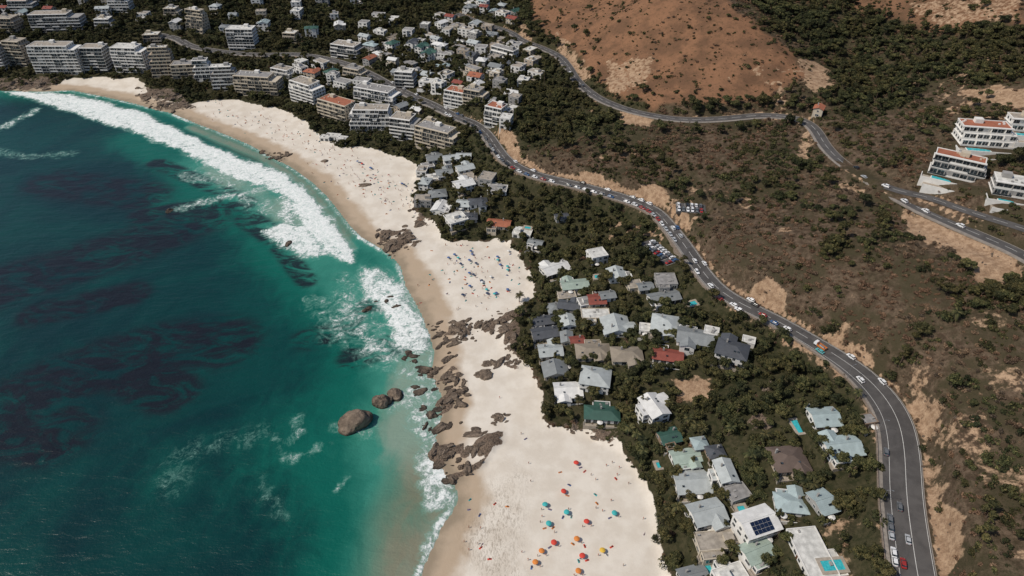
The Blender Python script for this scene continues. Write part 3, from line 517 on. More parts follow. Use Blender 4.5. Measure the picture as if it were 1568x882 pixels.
# ---------------- buildings ----------------
def empty(name,loc,rz):
    o=bpy.data.objects.new(name,None); o.location=loc; o.rotation_euler=(0,0,rz); o.empty_display_size=1; sc.collection.objects.link(o); return o
def wins(g,fr_,x0,x1,y0,y1,fl,far,z0=0):
    st=3.1 if not far else 3.6
    for k in range(fl):
        zb=z0+k*FH+.85; zt=zb+1.3
        for ax in (0,1):
            lo,hi=(x0,x1) if ax==0 else (y0,y1); m_=max(1,int((hi-lo)/st)); dd=(hi-lo)/m_
            for i in range(m_):
                c_=lo+(i+.5)*dd; hw=R.choice([.6,.8,1.1,1.2]); 
                for e,s_ in ((y0 if ax==0 else x0,-1),(y1 if ax==0 else x1,1)):
                    zz=zb-.7 if (s_<0 and ax==0 and k==0) else zb
                    a,b_=(e-.06,e+.06); f0,f1=(e-.035,e+.035)
                    if ax==0: g.box(c_-hw,c_+hw,a,b_,zz,zt); fr_.box(c_-hw-.12,c_+hw+.12,f0,f1,zz-.12,zt+.12); fr_.box(c_-.04,c_+.04,e-.08,e+.08,zz,zt)
                    else: g.box(a,b_,c_-hw,c_+hw,zz,zt); fr_.box(f0,f1,c_-hw-.12,c_+hw+.12,zz-.12,zt+.12); fr_.box(e-.08,e+.08,c_-.04,c_+.04,zz,zt)
def gable(rb,wb,x0,x1,y0,y1,z,hip=False,ov=.55,pitch=.36):
    ym=(y0+y1)/2; h=(y1-y0)/2*pitch; X0,X1,Y0,Y1=x0-ov,x1+ov,y0-ov,y1+ov; zo=z-ov*pitch; hr=z+h
    e=min((y1-y0)/2+ov,(X1-X0)/2-.2) if hip else 0
    v=[(X0,Y0,zo),(X1,Y0,zo),(X1,Y1,zo),(X0,Y1,zo),(X0+e,ym,hr),(X1-e,ym,hr)]; v2=[(a,b_,c_+.16) for a,b_,c_ in v]
    f=[(0,1,5,4),(2,3,4,5),(1,2,5),(3,0,4)]
    if hip: rb.add(v+v2,[tuple(reversed(q)) for q in f]+[tuple(i+6 for i in q) for q in f]+[(0,1,7,6),(1,2,8,7),(2,3,9,8),(3,0,6,9)])
    else:
        rb.add(v+v2,[(4,5,1,0),(5,4,3,2),(6,7,11,10),(8,9,10,11),(0,1,7,6),(2,3,9,8),(1,5,11,7),(5,2,8,11),(0,6,10,4),(3,4,10,9)])
        wb.add([(x0,y0,z),(x0,y1,z),(x0,ym,hr-.02),(x1,y0,z),(x1,y1,z),(x1,ym,hr-.02)],[(0,2,1),(3,4,5)])
    rb.tube((X0+e,ym,hr+.17),(X1-e,ym,hr+.17),.13,.13,5)
def house(x,y,z,L,W,fl,rz,rt,rc,wc,far):
    o=empty('beach_house' if not far else 'hillside_house',(x,y,z),rz); wb,rb,g,fb,xb=MB(),MB(),MB(),MB(),MB()
    hh=fl*FH+.2; x0,x1,y0,y1=-L/2,L/2,-W/2,W/2
    parts=[(x0,x1,y0,y1,hh,fl,rt)]
    if L>9 and R.random()<.8:
        s_=R.choice([-1,1]); e=R.uniform(2.0,3.6); a=R.uniform(.0,.35)*L; f2=max(1,fl-1) if R.random()<.7 else fl
        wx0=x0+a if s_>0 else x0+.6; wx1=wx0+L*R.uniform(.4,.55)
        if s_>0: parts.append((wx0,wx1,y1+.003,y1+e,f2*FH-.25,f2,'flat'))
        else: parts.append((wx0,wx1,y0-e,y0-.003,f2*FH-.25,f2,R.choice(['flat','terr'])))
    if L>12 and rt in('gable','hip') and R.random()<.7:   # cross gable wing
        e=R.uniform(2.5,4); wv_=W*.62; cxw=R.choice([-1,1])*L*.2
        s2=R.choice([-1,1]); ya,yb=(y1-.5,y1+e) if s2>0 else (y0-e,y0+.5)
        wb.box(cxw-wv_/2,cxw+wv_/2,min(ya,yb)+(.51 if s2>0 else 0),max(ya,yb)-(.51 if s2<0 else 0),-4,hh-.02)
        hr=hh+wv_/2*.36; yo=y1+e+.5 if s2>0 else y0-e-.5; yi=W*.12*s2
        for q in (-1,1):
            vv=[(cxw+q*(wv_/2+.5),yo,hh-.18),(cxw,yo,hr),(cxw,yi,hr),(cxw+q*(wv_/2+.5),yi,hh-.18)]; vv2=[(a_,b_,c_+.17) for a_,b_,c_ in vv]
            rb.add(vv+vv2,[(0,1,2,3),(7,6,5,4),(0,4,5,1),(2,6,7,3),(0,3,7,4)])
        yw=y1+e if s2>0 else y0-e; wb.add([(cxw-wv_/2,yw,hh-.02),(cxw+wv_/2,yw,hh-.02),(cxw,yw,hr-.03)],[(0,1,2)])
        g.box(cxw-1.2,cxw+1.2,yw-.06,yw+.06,.4,2.2)
    for a0,a1,b0,b1,h_,f_,r_ in parts:
        wb.box(a0,a1,b0,b1,-4.5,h_); wins(g,fb,a0,a1,b0,b1,f_,far)
        if r_ in('gable','hip','solar'): gable(rb,wb,a0,a1,b0,b1,h_,r_=='hip')
        else:
            rb.box(a0+.26,a1-.26,b0+.26,b1-.26,h_+.003,h_+.12)
            for q in ((a0-.1,a1+.1,b0-.1,b0+.25),(a0-.1,a1+.1,b1-.25,b1+.1),(a0-.1,a0+.25,b0+.25,b1-.25),(a1-.25,a1+.1,b0+.25,b1-.25)): wb.box(*q,h_-.1,h_+(.9 if r_=='terr' else .4))
            for _ in range(R.randint(1,4)):
                u=R.uniform(a0+1.2,a1-1.2);v=R.uniform(b0+1,b1-1) if b1-b0>2.6 else (b0+b1)/2; q=R.uniform(.3,.8); xb.box(u-q,u+q,v-q*.6,v+q*.6,h_+.12,h_+.12+R.uniform(.3,.9))
            if r_=='flat' and b1-b0>7 and R.random()<.5: u=R.uniform(a0+2.5,a1-2.5); wb.box(u-1.8,u+1.8,-1.5,1.5,h_+.121,h_+2.2); rb.box(u-2,u+2,-1.7,1.7,h_+2.2,h_+2.35)
    if rt in('gable','hip'):
        u=R.uniform(x0+1.5,x1-1.5); xb.box(u-.4,u+.4,W*.2-.35,W*.2+.35,hh,hh+W*.18+1.3)
        for _ in range(R.randint(0,2)):
            u=R.uniform(x0+2,x1-2); v=-W*.25; zz=hh+W*.25*.36; g.fr(u-.5,u+.5,v-.4,v+.4,zz+.05,u-.5,u+.5,v-.4,v+.4,zz+.45)
    if rt=='solar':
        sb=MB(); pt=.36
        for i in range(5):
            for j in range(3):
                u=-4.4+i*1.75; v0=-W/2+.3+j*1.6; v1=v0+1.5; za=hh+(v0+W/2)*pt+.22; zc=hh+(v1+W/2)*pt+.22
                sb.add([(u,v0,za),(u+1.65,v0,za),(u+1.65,v1,zc),(u,v1,zc)]+[(u,v0,za+.06),(u+1.65,v0,za+.06),(u+1.65,v1,zc+.06),(u,v1,zc+.06)],[(3,2,1,0),(4,5,6,7),(0,1,5,4),(1,2,6,5),(2,3,7,6),(3,0,4,7)])
        link('solar_panels',sb.mesh('solar_panels',[SOLAR]),parent=o)
    # door + terrace
    db=MB(); db.box(-.5,.5,y1-.05,y1+.07,0,2.1); link('door',db.mesh('door',[DOOR]),parent=o)
    if R.random()<.6:
        tb=MB(); e=R.uniform(2.0,3.6); tb.box(x0-.5,x1+.8,y0-e,y0-.02,-4,-.02 if fl<2 else .0,0)
        tb.box(x0-.5,x1+.8,y0-e-.2,y0-e-.003,-2.5,.6,R.choice([0,1])); tb.box(x0-.7,x0-.503,y0-e-.2,y0,-4,.6,0)
        if R.random()<.5:
            u=R.uniform(x0+2,x1-2); v=y0-e/2; tb.tube((u,v,0),(u,v,2.3),.04,.04,5,1); tb.add([(u+1.5*math.cos(i*math.pi/4),v+1.5*math.sin(i*math.pi/4),2.1) for i in range(8)]+[(u,v,2.6)],[(i,(i+1)%8,8) for i in range(8)],1)
        link('terrace',tb.mesh('terrace',[TILE,WALLS['w']]),parent=o)
    rm=ROOFS[rc] if rt!='flat' else (FLATR[0] if rc in('w','lg') else FLATR[2] if rc in('be','o','r') else FLATR[1])
    if rt=='solar': rm=ROOFS['w']
    link('walls',wb.mesh('walls',[WALLS[wc]]),parent=o); link('roof',rb.mesh('roof',[rm]),parent=o); link('windows',g.mesh('windows',[GLASS]),parent=o); link('window_frames',fb.mesh('window_frames',[WALLS['w'] if wc!='w' else WALLS['g']]),parent=o)
    if xb.v: link('chimney_and_vents',xb.mesh('chimney_and_vents',[WALLS['g']]),parent=o)
for h in houses: house(*h)
def apart(x,y,z,w_,d,fl,rz,wc,st):
    villa=y<430
    o=empty('villa' if villa else 'apartment_building',(x,y,z),rz); wb,bb,g,rb,sb=MB(),MB(),MB(),MB(),MB()
    wb.box(-w_/2-.3,w_/2+.3,-d/2-1.2,d/2+.3,-12 if not villa else -4,0,0)
    if villa:   # stepped garden terraces with pool
        tb=MB(); ya=-d/2-2.2; tb.box(-w_/2-3,w_/2+3,ya-6,ya,-6,-.4,0); tb.box(-w_/2-3,w_/2+3,ya-6.35,ya-6.003,-6,.5,1); tb.box(-w_/2-3.35,-w_/2-3.003,ya-6.35,ya,-6,.5,1); tb.box(w_/2+3.003,w_/2+3.35,ya-6.35,ya,-6,.5,1)
        tb.box(-w_/2-1,w_/2-4,ya-10.5,ya-6.36,-8,-2.6,0); tb.box(-w_/2-1,w_/2-4,ya-10.8,ya-10.503,-8,-1.8,1)
        pl_=-w_/2+2; tb.box(pl_-.5,pl_+w_*.42+.5,ya-4.9,ya-.9,-.399,-.2,1); tb.box(pl_,pl_+w_*.42,ya-4.4,ya-1.4,-.199,-.15,2)
        link('terrace_and_pool',tb.mesh('terrace_and_pool',[TILE,WALLS['w'],POOL]),parent=o)
    solid=R.random()
    for k in range(fl):
        z0=k*3.05; y0=-d/2+(k*(1.1 if fl>3 else 2.4) if st else (0 if k<fl-1 else 1.6)); y0=min(y0,d/2-5); x0,x1=-w_/2+(0 if not st else .6*k*(k%2)),w_/2-(0 if k<fl-1 else R.uniform(0,w_*.25)); y1=d/2
        wb.box(x0,x1,y0,y1,z0+.003,z0+3.04,0)
        bal=1.7
        bb.box(x0-.6,x1+.6,y0-bal,y1+.2,z0-.14,z0+.16)
        seg=max(1,int((x1-x0)/7)); 
        for q in range(seg):
            a=x0-.6+(x1-x0+1.2)*q/seg+.2; b_=x0-.6+(x1-x0+1.2)*(q+1)/seg-.2
            (bb if R.random()<.45+.5*solid else g).box(a,b_,y0-bal,y0-bal+.12,z0+.161,z0+1.05)
        bb.box(x0-.6,x0-.48,y0-bal+.13,y0,z0+.161,z0+1.05);bb.box(x1+.48,x1+.6,y0-bal+.13,y0,z0+.161,z0+1.05)
        n_=max(2,int((x1-x0)/3.4)); dd=(x1-x0)/n_
        for i in range(n_):
            a=x0+i*dd; 
            if R.random()<.9: g.box(a+.3,a+dd-.3,y0-.06,y0+.05,z0+.25,z0+2.55)
            if i%2==0 : wb.box(a-.12,a+.12,y0-bal+.14,y0-.003,z0+.161,z0+2.9)
            wb.box(a+dd/2-.05,a+dd/2+.05,y0-.09,y0-.06,z0+.25,z0+2.55)
            if i%2: g.box(a+.8,a+dd-.8,y1-.05,y1+.06,z0+1,z0+2.3)
        for s_,xx in ((-1,x0),(1,x1)):
            v=y0+1.5
            while v<y1-1.5: g.box(xx-.06,xx+.06,v,v+1.4,z0+.9,z0+2.3); v+=3.4
    zt=fl*3.05; rb.box(x0+.3,x1-.3,y0+.3,y1-.3,zt+.003,zt+.15); bb.box(x0-.7,x1+.7,y0-1.2,y0+.29,zt-.0,zt+.5);bb.box(x0-.2,x1+.2,y1-.29,y1+.2,zt,zt+.5);bb.box(x0-.2,x0+.29,y0+.29,y1-.29,zt,zt+.5);bb.box(x1-.29,x1+.2,y0+.29,y1-.29,zt,zt+.5)
    u=R.uniform(x0+4,x1-4) if x1-x0>9 else (x0+x1)/2; sb.box(u-2.2,u+2.2,y1-5,y1-1.5,zt+.151,zt+2.6)
    for _ in range(5): u=R.uniform(x0+1,x1-1);v=R.uniform(y0+1,y1-1); sb.box(u-.5,u+.5,v-.4,v+.4,zt+.151,zt+.9)
    link('walls',wb.mesh('walls',[WALLS[wc]]),parent=o); link('balconies',bb.mesh('balconies',[WALLS['w'] if wc in 'wg' else WALLS['c']]),parent=o); link('windows',g.mesh('windows',[GLASS]),parent=o); link('roof',rb.mesh('roof',[R.choice(FLATR[:3]) if R.random()<.8 else ROOFS['o']]),parent=o); link('roof_plant_room',sb.mesh('roof_plant_room',[WALLS[R.choice('wgc')]]),parent=o)
for a in aps: apart(*a)
for x,y,z,L,W,a in pools:
    b=MB(); z+=.05
    for q in ((-L/2-1.2,L/2+1.2,-W/2-1.2,-W/2),(-L/2-1.2,L/2+1.2,W/2,W/2+1.2),(-L/2-1.2,-L/2,-W/2,W/2),(L/2,L/2+1.2,-W/2,W/2)): b.box(*q,-3,.25,0)
    b.box(-L/2+.003,L/2-.003,-W/2+.003,W/2-.003,-2,.1,1); link('swimming_pool',b.mesh('swimming_pool',[TILE,POOL]),(x,y,z),a)
# ---------------- vegetation ----------------
def crown(clumps,nq,size,seed,outward=.7,cols=(0,1,2)):
    r=np.random.default_rng(seed); V=[];M=[]
    for (c,rd,fl) in clumps:
        tone=r.choice([0,0,1,1,2]); n_=int(nq*rd*rd)
        d=r.normal(size=(n_,3)); d/=np.linalg.norm(d,axis=1)[:,None]; d[:,2]=np.where(d[:,2]<-.35,-d[:,2],d[:,2])
        p=np.array(c)+d*np.array([rd,rd,rd*fl])*(.62+.45*r.random((n_,1)))
        nn=d*outward+r.normal(size=(n_,3))*.45; nn/=np.linalg.norm(nn,axis=1)[:,None]
        t=np.cross(nn,r.normal(size=(n_,3))); t/=np.linalg.norm(t,axis=1)[:,None]; u=np.cross(nn,t); s_=size*(.6+.8*r.random((n_,1)))
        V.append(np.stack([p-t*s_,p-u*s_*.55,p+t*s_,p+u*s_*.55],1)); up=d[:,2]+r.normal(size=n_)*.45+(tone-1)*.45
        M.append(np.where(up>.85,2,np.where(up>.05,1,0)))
    V=np.concatenate(V); M=np.concatenate(M); return V.reshape(-1,3),M
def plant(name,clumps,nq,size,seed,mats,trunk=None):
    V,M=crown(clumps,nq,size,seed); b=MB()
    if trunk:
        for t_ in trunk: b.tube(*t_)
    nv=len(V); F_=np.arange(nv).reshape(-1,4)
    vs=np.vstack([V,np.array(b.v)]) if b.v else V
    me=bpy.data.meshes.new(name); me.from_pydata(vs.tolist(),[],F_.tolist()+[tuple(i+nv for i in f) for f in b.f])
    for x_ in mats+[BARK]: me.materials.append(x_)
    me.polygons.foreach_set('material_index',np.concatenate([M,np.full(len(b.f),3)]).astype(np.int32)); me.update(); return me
def treem(seed,h=6,rw=3.2,name='broadleaf_tree',mats=LF):
    r=random.Random(seed); cl_=[];tr_=[((0,0,-1),(0.1,0,h*.38),.28,.18,7,0,False)]
    for i in range(13):
        a=r.uniform(0,6.28);q=rw*math.sqrt(r.random())*.8; zz=h*(.52+.3*r.random())+ (rw-q)*.28; rd=r.uniform(.9,1.6); c_=(q*math.cos(a),q*math.sin(a),zz); cl_.append((c_,rd,.75))
        if i%2==0: tr_.append(((0.1,0,h*.3),(c_[0]*.9,c_[1]*.9,zz-.2),.12,.04,5,0,False))
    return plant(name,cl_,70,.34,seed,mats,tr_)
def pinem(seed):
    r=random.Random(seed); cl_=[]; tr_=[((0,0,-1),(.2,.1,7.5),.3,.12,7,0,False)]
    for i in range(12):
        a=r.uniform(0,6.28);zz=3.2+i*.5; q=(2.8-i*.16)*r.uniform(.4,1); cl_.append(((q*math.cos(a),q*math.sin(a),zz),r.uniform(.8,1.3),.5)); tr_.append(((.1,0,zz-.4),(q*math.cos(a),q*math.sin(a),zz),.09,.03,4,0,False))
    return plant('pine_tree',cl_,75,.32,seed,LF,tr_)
def shrubm(seed,mats,name,n=6,rw=1.1,h=.7,sz=.2):
    r=random.Random(seed); cl_=[]
    for i in range(n):
        a=r.uniform(0,6.28);q=rw*math.sqrt(r.random())*.8; cl_.append(((q*math.cos(a),q*math.sin(a),h*r.uniform(.3,.8)),r.uniform(.4,.75),.75))
    return plant(name,cl_,110,sz,seed,mats,[((0,0,-.3),(0,0,h*.6),.05,.03,4,0,False)])
def proto(name,me): 
    x,y=gp(R.uniform(1100,1250),R.uniform(620,640)); o=link(name,me,(x,y,float(gh(x,y)))); return o
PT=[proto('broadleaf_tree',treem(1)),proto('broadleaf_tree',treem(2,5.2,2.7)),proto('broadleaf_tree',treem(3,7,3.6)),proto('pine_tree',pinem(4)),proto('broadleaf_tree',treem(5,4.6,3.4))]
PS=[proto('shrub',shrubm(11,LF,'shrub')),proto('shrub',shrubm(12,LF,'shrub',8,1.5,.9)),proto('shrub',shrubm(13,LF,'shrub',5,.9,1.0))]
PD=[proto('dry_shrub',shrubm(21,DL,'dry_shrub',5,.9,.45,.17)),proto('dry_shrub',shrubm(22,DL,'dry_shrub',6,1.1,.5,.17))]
def instancer(name,pr,pts,sc3,rz,tilt=None):
    if len(pts)==0: return
    me=bpy.data.meshes.new(name); me.vertices.add(len(pts)); me.vertices.foreach_set('co',np.asarray(pts,np.float32).ravel())
    a=me.attributes.new('sv','FLOAT_VECTOR','POINT'); a.data.foreach_set('vector',np.asarray(sc3,np.float32).ravel())
    r3=np.zeros((len(pts),3)) if tilt is None else np.array(tilt); r3[:,2]=rz
    a=me.attributes.new('rv','FLOAT_VECTOR','POINT'); a.data.foreach_set('vector',r3.astype(np.float32).ravel())
    o=link(name,me); ng=bpy.data.node_groups.new(name,'GeometryNodeTree')
    ng.interface.new_socket('Geometry',in_out='INPUT',socket_type='NodeSocketGeometry'); ng.interface.new_socket('Geometry',in_out='OUTPUT',socket_type='NodeSocketGeometry')
    N=ng.nodes; gi=N.new('NodeGroupInput');go=N.new('NodeGroupOutput');oi=N.new('GeometryNodeObjectInfo');ip=N.new('GeometryNodeInstanceOnPoints')
    oi.inputs['Object'].default_value=pr; oi.inputs['As Instance'].default_value=True
    for k_,s_ in (('sv','Scale'),('rv','Rotation')):
        q=N.new('GeometryNodeInputNamedAttribute'); q.data_type='FLOAT_VECTOR'; q.inputs['Name'].default_value=k_; ng.links.new(q.outputs['Attribute'],ip.inputs[s_])
    ng.links.new(gi.outputs[0],ip.inputs['Points']); ng.links.new(oi.outputs['Geometry'],ip.inputs['Instance']); ng.links.new(ip.outputs[0],go.inputs[0])
    md=o.modifiers.new('scatter','NODES'); md.node_group=ng
def sample(Dn,dmax,x0=-690,x1=470,y0=95,y1=960,mg=0,lim=260000):
    n_=min(lim,int((x1-x0)*(y1-y0)*dmax)); x=rng.uniform(x0,x1,n_);y=rng.uniform(y0,y1,n_)
    d=gh(x,y,Dn); k=rng.random(n_)*dmax<d; x=x[k];y=y[k]; z=gh(x,y)
    dep=y*cP+(H-z)*sP; u=784+F*x/dep; v=441-F*(y*sP-(H-z)*cP)/dep
    k=(u>-260)&(u<1830)&(v>-60)&(v<1010); x=x[k];y=y[k];z=z[k]
    i=np.clip((x+700).astype(int),0,1199);j=np.clip((y-50).astype(int),0,949); k=~occ[j,i]
    return np.column_stack([x[k],y[k],z[k]])
def scatter(nm,prs,pts,lo,hi,zf=(.8,1.15),sfun=None,pw=1.0):
    sel=rng.integers(0,len(prs),len(pts))
    for i,pr in enumerate(prs):
        p=pts[sel==i].copy(); s_=lo+(hi-lo)*rng.random(len(p))**pw
        if sfun is not None: s_=s_*sfun(p)
        sc3=np.column_stack([s_*rng.uniform(.85,1.15,len(p)),s_*rng.uniform(.85,1.15,len(p)),s_*rng.uniform(*zf,len(p))])
        p[:,2]-=.1; instancer(nm,pr,p,sc3,rng.uniform(0,6.28,len(p)))
pt=sample(DT,.065)
def tsz(p):
    v=gh(p[:,0],p[:,1],vil.astype(float)); return np.where(v>.5,.80,1.0)
scatter('tree_canopy',PT,pt,.4,1.2,sfun=tsz)
pt=sample(DSh,.125); scatter('shrub_cover',PS,pt,.5,2.4,pw=1.7)
pt=sample(DD,.16); scatter('dry_scrub_cover',PD,pt,.5,1.8,pw=1.5)
kn=sample(grass*land*(1-soil)*.03*sm(.3,.6,cl),.03); scatter('knoll_shrub_cover',PS,kn,.3,1.3,pw=1.6)
# palms
def palmm(seed):
    r=random.Random(seed); b=MB(); p=Vector((0,0,-.5)); h=r.uniform(5,7)
    for i in range(6):
        q=Vector((.12*i*.5,.05*i,-.5+(h+.5)*(i+1)/6)); b.tube(p,q,.26-.018*i,.245-.018*i,8,0,False); p=q
    top=p
    for i in range(24):
        a=i*2.4; el=r.uniform(-.25,1.0); L=r.uniform(2.3,3.0); prev=None; dirv=Vector((math.cos(a),math.sin(a),0)); sd=Vector((-math.sin(a),math.cos(a),0)); pts=[]
        for k in range(7):
            t_=k/6; pts.append(top+dirv*L*t_*math.cos(el*.6)+Vector((0,0,1))*(math.sin(el)*L*t_-1.5*t_*t_))
        for k in range(6):
            w_=.5*math.sin(math.pi*min(1,(k+.6)/6.5))+.05
            for s_ in (-1,1):
                for f_ in (0,.5):
                    c0=pts[k].lerp(pts[k+1],f_);c1=pts[k].lerp(pts[k+1],f_+.32); b.add([tuple(c0),tuple(c1),tuple(c1+sd*s_*w_+dirv*.25-Vector((0,0,.18))),tuple(c0+sd*s_*w_+dirv*.2-Vector((0,0,.18)))],[(0,1,2,3)],1+(i%3))
    return b.mesh('palm_tree',[BARK]+LF)
PM=[palmm(1),palmm(2),palmm(3)]
for px,py in [(795,450),(962,655),(972,662),(985,672),(1035,775),(1022,772),(1010,790),(1190,505),(905,352),(912,357),(1065,650),(1075,655),(1160,690),(1170,665),(1010,730),(1050,640),(798,475),(812,485),(1240,740),(1310,600),(1130,640),(1115,655),(1460,480),(985,690),(1225,735),(1300,640),(985,610),(895,500),(930,560),(650,235),(1200,512),(1005,650),(1145,700),(885,610),(960,580)]:
    x,y=gp(px,py+12); link('palm_tree',R.choice(PM),(x,y,float(gh(x,y))),R.uniform(0,6),scale=R.uniform(.75,1.1))
# ---------------- rocks ----------------
def rockm(seed,sub=4,flat_=1.0,amp=.28):
    import bmesh
    bm=bmesh.new(); bmesh.ops.create_icosphere(bm,subdivisions=sub,radius=1); o=Vector((seed*7.3,seed*3.1,0))
    for v in bm.verts:
        p=v.co.copy(); d=mnoise.noise(p*.9+o)*amp*1.5+mnoise.noise(p*2.1+o)*amp*.6+abs(mnoise.noise(p*3.4+o))*-amp*.5+mnoise.noise(p*7+o)*amp*.12
        c_=mnoise.cell(p*1.4+o)*.10 if amp>.3 else 0
        v.co=p*(1+d+c_); v.co.z*=flat_
    me=bpy.data.meshes.new('boulder'); bm.to_mesh(me); bm.free(); me.materials.append(GRAN); me.polygons.foreach_set('use_smooth',[amp<.3]*len(me.polygons)); return me
RM=[rockm(i,4,.75,.27) for i in range(4)]+[rockm(10+i,3,.5,.42) for i in range(4)]
SM=[rockm(31,5,.95,.22),rockm(32,5,.95,.24),rockm(33,5,.9,.25)]
for px,py,sx_,sy_,sz_,k_,rz in [(543,648,8.4,7.2,7.0,0,.3),(584,618,4.6,3.8,6.2,1,.2),(606,606,4.6,3.8,3.8,2,-.5),(556,640,4,4,3.5,1,1),(595,614,3,2.6,2.6,0,1)]:
    x,y=plane(px,py); link('boulder',SM[k_],(x,y,0.0),rz,scale=(sx_,sy_,sz_))
PR=[link('boulder',RM[i],(*(lambda q:(q[0],q[1],float(gh(*q))))(gp(700+i*10,505-i*2)),),i,scale=1.6) for i in range(8)]
rk=sample(rock*.08,.09,mg=0)
def rinst(p,lo,hi,nm):
    sel=rng.integers(0,8,len(p))
    for i in range(8):
        q=p[sel==i]; s_=lo+(hi-lo)*rng.random(len(q))**2.6
        instancer(nm,PR[i],q,np.column_stack([s_*rng.uniform(.9,2.1,len(q)),s_*rng.uniform(.6,1.0,len(q)),s_*rng.uniform(.6,1.2,len(q))]),rad(35)+rng.normal(0,.5,len(q)),np.column_stack([rng.normal(0,.2,len(q)),rng.normal(0,.2,len(q)),np.zeros(len(q))]))
rinst(rk,.5,2.8,'rock_outcrop')
ex=[]
for px,py,n_,sp in [(590,462,9,14),(605,470,4,8),(440,376,4,5),(412,358,3,5),(632,552,10,14),(640,570,8,12),(655,630,12,14),(660,655,8,12),(685,700,14,16),(640,600,6,12),(430,240,5,10),(595,378,10,14),(690,735,6,12),(795,545,6,8),(760,560,6,12),(765,645,12,14),(745,575,5,10),(260,165,12,16),(500,248,3,6),(560,285,2,4),(780,560,5,8),(715,520,9,16),(1160,652,8,10),(560,475,3,10),(265,322,3,5),(700,620,8,10),(690,545,6,20),(690,655,6,14)]:
    for _ in range(n_):
        q=plane(px+R.gauss(0,sp/2),py+R.gauss(0,sp/3.5)); ex.append((q[0],q[1],max(float(gh(*q)),-.3)))
rinst(np.array(ex),.7,2.8,'shore_rocks')
cr=sample(soil*land*.05,.05,x0=60,y1=420); cr=cr[rng.random(len(cr))<.6]; rinst(cr,.2,.8,'roadside_rocks')
# ---------------- people & umbrellas ----------------
def personm(pose,skinc,suit,name='beachgoer'):
    if pose=='sit':
        J=dict(pel=(0,0,.14),che=(-.12,0,.5),nek=(-.12,0,.68),hed=(-.08,0,.84),top=(-.08,0,.92),la=(-.1,.2,.62),le=(.08,.26,.4),lh=(.3,.2,.42),ra=(-.1,-.2,.62),re=(.08,-.26,.4),rh=(.3,-.2,.42),lt=(.05,.1,.13),lk=(.42,.14,.46),lf=(.62,.14,.07),lo=(.8,.15,.05),rt=(.05,-.1,.13),rk=(.42,-.14,.46),rf=(.62,-.14,.07),ro=(.8,-.15,.05))
    else:
        w_=.16 if pose=='walk' else 0
        J=dict(pel=(0,0,.96),che=(0,0,1.28),nek=(0,0,1.5),hed=(.02,0,1.64),top=(.02,0,1.72),la=(0,.19,1.42),le=(-w_,.25,1.14),lh=(.05-w_,.26,.88),ra=(0,-.19,1.42),re=(w_*.7,-.25,1.14),rh=(.1+w_,-.26,.9),lt=(0,.1,.9),lk=(w_,.11,.5),lf=(w_*1.2,.11,.07),lo=(w_*1.2+.18,.12,.04),rt=(0,-.1,.9),rk=(-w_*.5,-.11,.5),rf=(-w_*1.6,-.11,.07),ro=(-w_*1.6+.18,-.12,.04))
    ks=list(J); ix={k:i for i,k in enumerate(ks)}; E=[('pel','che'),('che','nek'),('nek','hed'),('hed','top'),('che','la'),('la','le'),('le','lh'),('che','ra'),('ra','re'),('re','rh'),('pel','lt'),('lt','lk'),('lk','lf'),('lf','lo'),('pel','rt'),('rt','rk'),('rk','rf'),('rf','ro')]
    rd=dict(pel=.15,che=.15,nek=.06,hed=.1,top=.075,la=.065,le=.045,lh=.035,ra=.065,re=.045,rh=.035,lt=.1,lk=.065,lf=.042,lo=.035,rt=.1,rk=.065,rf=.042,ro=.035)
    me=bpy.data.meshes.new('tmp'); me.from_pydata([J[k] for k in ks],[(ix[a],ix[b]) for a,b in E],[]); o=bpy.data.objects.new('tmp',me); sc.collection.objects.link(o)
    md=o.modifiers.new('s','SKIN'); 
    for i,k in enumerate(ks): me.skin_vertices[0].data[i].radius=(rd[k],rd[k]); me.skin_vertices[0].data[i].use_root=(k=='pel')
    o.modifiers.new('ss','SUBSURF').levels=1; dg=bpy.context.evaluated_depsgraph_get(); dg.update(); nm=bpy.data.meshes.new_from_object(o.evaluated_get(dg)); bpy.data.objects.remove(o)
    nm.name=name; nm.materials.clear()
    for x_ in (skinc,suit,HAIR): nm.materials.append(x_)
    pl=Vector(J['pel']);tp=Vector(J['top'])+Vector((-.05,0,.02))
    for f in nm.polygons:
        c_=f.center; f.material_index=1 if (c_-pl).length<.2 or (suit is not SU[0] and pose!='sit' and 1.2<c_.z<1.42 and abs(c_.y)<.18) else 2 if (c_-tp).length<.11 else 0; f.use_smooth=True
    if pose=='lie': nm.transform(Matrix.Translation((0,0,.13))@Matrix.Rotation(-math.pi/2,4,'Y')@Matrix.Translation((0,0,-.9)))
    return nm
HAIR=simple('hair',(.04,.025,.015),.8); SK=[simple('skin_tan',(.36,.20,.13),.6),simple('skin_dark',(.11,.06,.04),.6)]
SU=[simple('swim_navy',(.03,.05,.15),.8),simple('swim_red',(.5,.05,.04),.8),simple('swim_black',(.02,.02,.02),.8)]
PP=[personm(p,SK[i%3==2],SU[i%3]) for i,p in enumerate(['stand','walk','sit','lie','walk','sit','lie','stand'])]
UC={k:simple('canvas_'+k,c_,.8,.1,3) for k,c_ in dict(red=(.58,.06,.04),teal=(.05,.38,.38),orange=(.64,.22,.05),yellow=(.68,.43,.06),blue=(.06,.12,.28),white=(.66,.65,.62),navy=(.03,.05,.10),green=(.05,.17,.1)).items()}
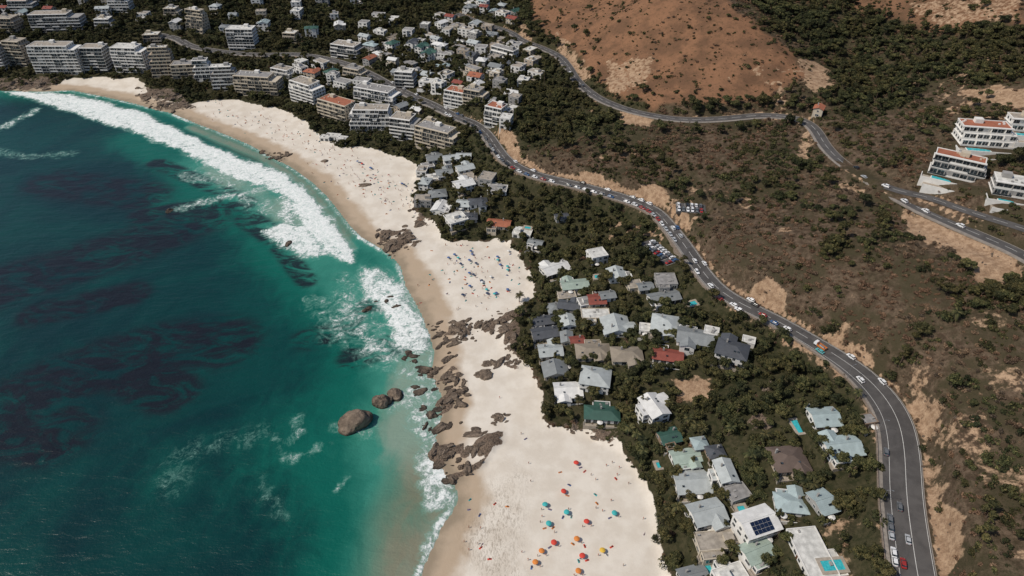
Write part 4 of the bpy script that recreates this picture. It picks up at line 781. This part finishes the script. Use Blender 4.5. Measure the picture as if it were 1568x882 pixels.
def umb(k):
    b=MB(); b.tube((0,0,-.3),(0,0,2.2),.03,.025,6,1); n_=10; r_=1.25
    v=[(r_*math.cos(i*2*math.pi/n_),r_*math.sin(i*2*math.pi/n_),1.72) for i in range(n_)]+[(r_*.55*math.cos(i*2*math.pi/n_),r_*.55*math.sin(i*2*math.pi/n_),2.03) for i in range(n_)]+[(0,0,2.15)]
    v2=[(a*1.0,b_,c_-.14) for a,b_,c_ in v[:n_]]
    b.add(v+v2,[(i,(i+1)%n_,n_+(i+1)%n_,n_+i) for i in range(n_)]+[(n_+i,n_+(i+1)%n_,2*n_) for i in range(n_)]+[(2*n_+1+i,2*n_+1+(i+1)%n_,(i+1)%n_,i) for i in range(n_)],0)
    for i in range(n_): a=i*2*math.pi/n_; b.tube((0,0,1.6),(r_*.9*math.cos(a),r_*.9*math.sin(a),1.74),.012,.012,3,1)
    return b.mesh('beach_umbrella',[UC[k],METAL])
UM={k:umb(k) for k in UC}
def towel(c_):
    b=MB(); n_=6
    for i in range(n_): b.box(-.9+i*.3,-.6+i*.3,-.4,.4,0,.02+.01*(i%2),0)
    return b.mesh('beach_towel',[c_])
TW=[towel(UC[k]) for k in ('red','teal','white','blue','orange')]
def onsand(px,py): x,y=gp(px,py); return (x,y,float(gh(x,y)))
def person(px,py):
    p=onsand(px,py)
    if gh(p[0],p[1],sand)<.7: return
    me_=R.choice(PP); i=PP.index(me_); a=R.uniform(0,6.28); link('beachgoer',me_,p,a)
    if i in(2,3,5,6): link('beach_towel',R.choice(TW),(p[0],p[1],p[2]+.01),a)
for px,py,k in [(882,712,'red'),(862,755,'red'),(835,776,'teal'),(868,787,'teal'),(898,802,'red'),(940,788,'teal'),(840,804,'teal'),(848,833,'red'),(883,828,'orange'),(829,847,'orange'),(892,854,'red'),(922,846,'yellow'),(885,877,'orange'),(820,864,'orange')]:
    p=onsand(px,py); o=link('beach_umbrella',UM[k],p,R.uniform(0,6)); o.rotation_euler=(R.uniform(-.15,.15),R.uniform(-.15,.15),0); person(px+7,py+4)
    if R.random()<.6: person(px-6,py+5)
for _ in range(30): person(R.uniform(790,990),R.uniform(705,870))
for _ in range(12): person(R.uniform(710,780),R.uniform(760,860))
for px,py in [(798,665),(805,672),(912,735),(905,728),(985,795),(720,765),(765,610)]: person(px,py)
for _ in range(26):
    x_=R.uniform(682,782);y_=R.uniform(382,458); link('beach_umbrella',UM[R.choice(['blue','blue','navy','green','teal','navy','blue','navy','white'])],onsand(x_,y_),0,scale=.78); person(x_+3,y_+3)
for _ in range(90): person(min(795,max(640,R.gauss(718,44))),min(475,max(376,R.gauss(422,30))))
for _ in range(170):
    t_=R.random(); person(500+140*t_+R.gauss(0,20),235+85*t_+R.gauss(0,13))
for _ in range(110):
    t_=R.random(); person(320+190*t_+R.gauss(0,16),163+66*t_+R.gauss(0,9))
for _ in range(8):
    t_=R.random(); link('beach_umbrella',UM[R.choice(['red','blue','navy','white'])],onsand(540+90*t_,245+45*t_),0,scale=.8)
# ---------------- camera, light ----------------
cam=bpy.data.cameras.new('camera'); co=bpy.data.objects.new('camera',cam); sc.collection.objects.link(co); co.location=(0,0,H); co.rotation_euler=(math.pi/2-P,0,0); cam.lens=24; cam.sensor_width=36; cam.clip_end=20000; cam.clip_start=1; sc.camera=co
el=rad(50); az=math.atan2(-.30,-.95)  # direction towards the sun in xy
sd_=Vector((math.cos(az)*math.cos(el),math.sin(az)*math.cos(el),math.sin(el)))
sun=bpy.data.lights.new('sun','SUN'); sun.energy=3.6; sun.angle=rad(.5); sun.color=(1,.92,.81); so_=bpy.data.objects.new('sun',sun); sc.collection.objects.link(so_); so_.location=(0,0,500); so_.rotation_euler=sd_.to_track_quat('Z','Y').to_euler()
wd=bpy.data.worlds.new('World'); sc.world=wd; wd.use_nodes=True; nt=wd.node_tree; sk=nt.nodes.new('ShaderNodeTexSky'); sk.sky_type='NISHITA'; sk.sun_disc=False; sk.sun_elevation=el; sk.sun_rotation=math.pi/2-az; nt.links.new(sk.outputs[0],nt.nodes['Background'].inputs[0]); nt.nodes['Background'].inputs[1].default_value=.095
sc.view_settings.view_transform='Standard'; sc.view_settings.look='None'; sc.view_settings.exposure=0
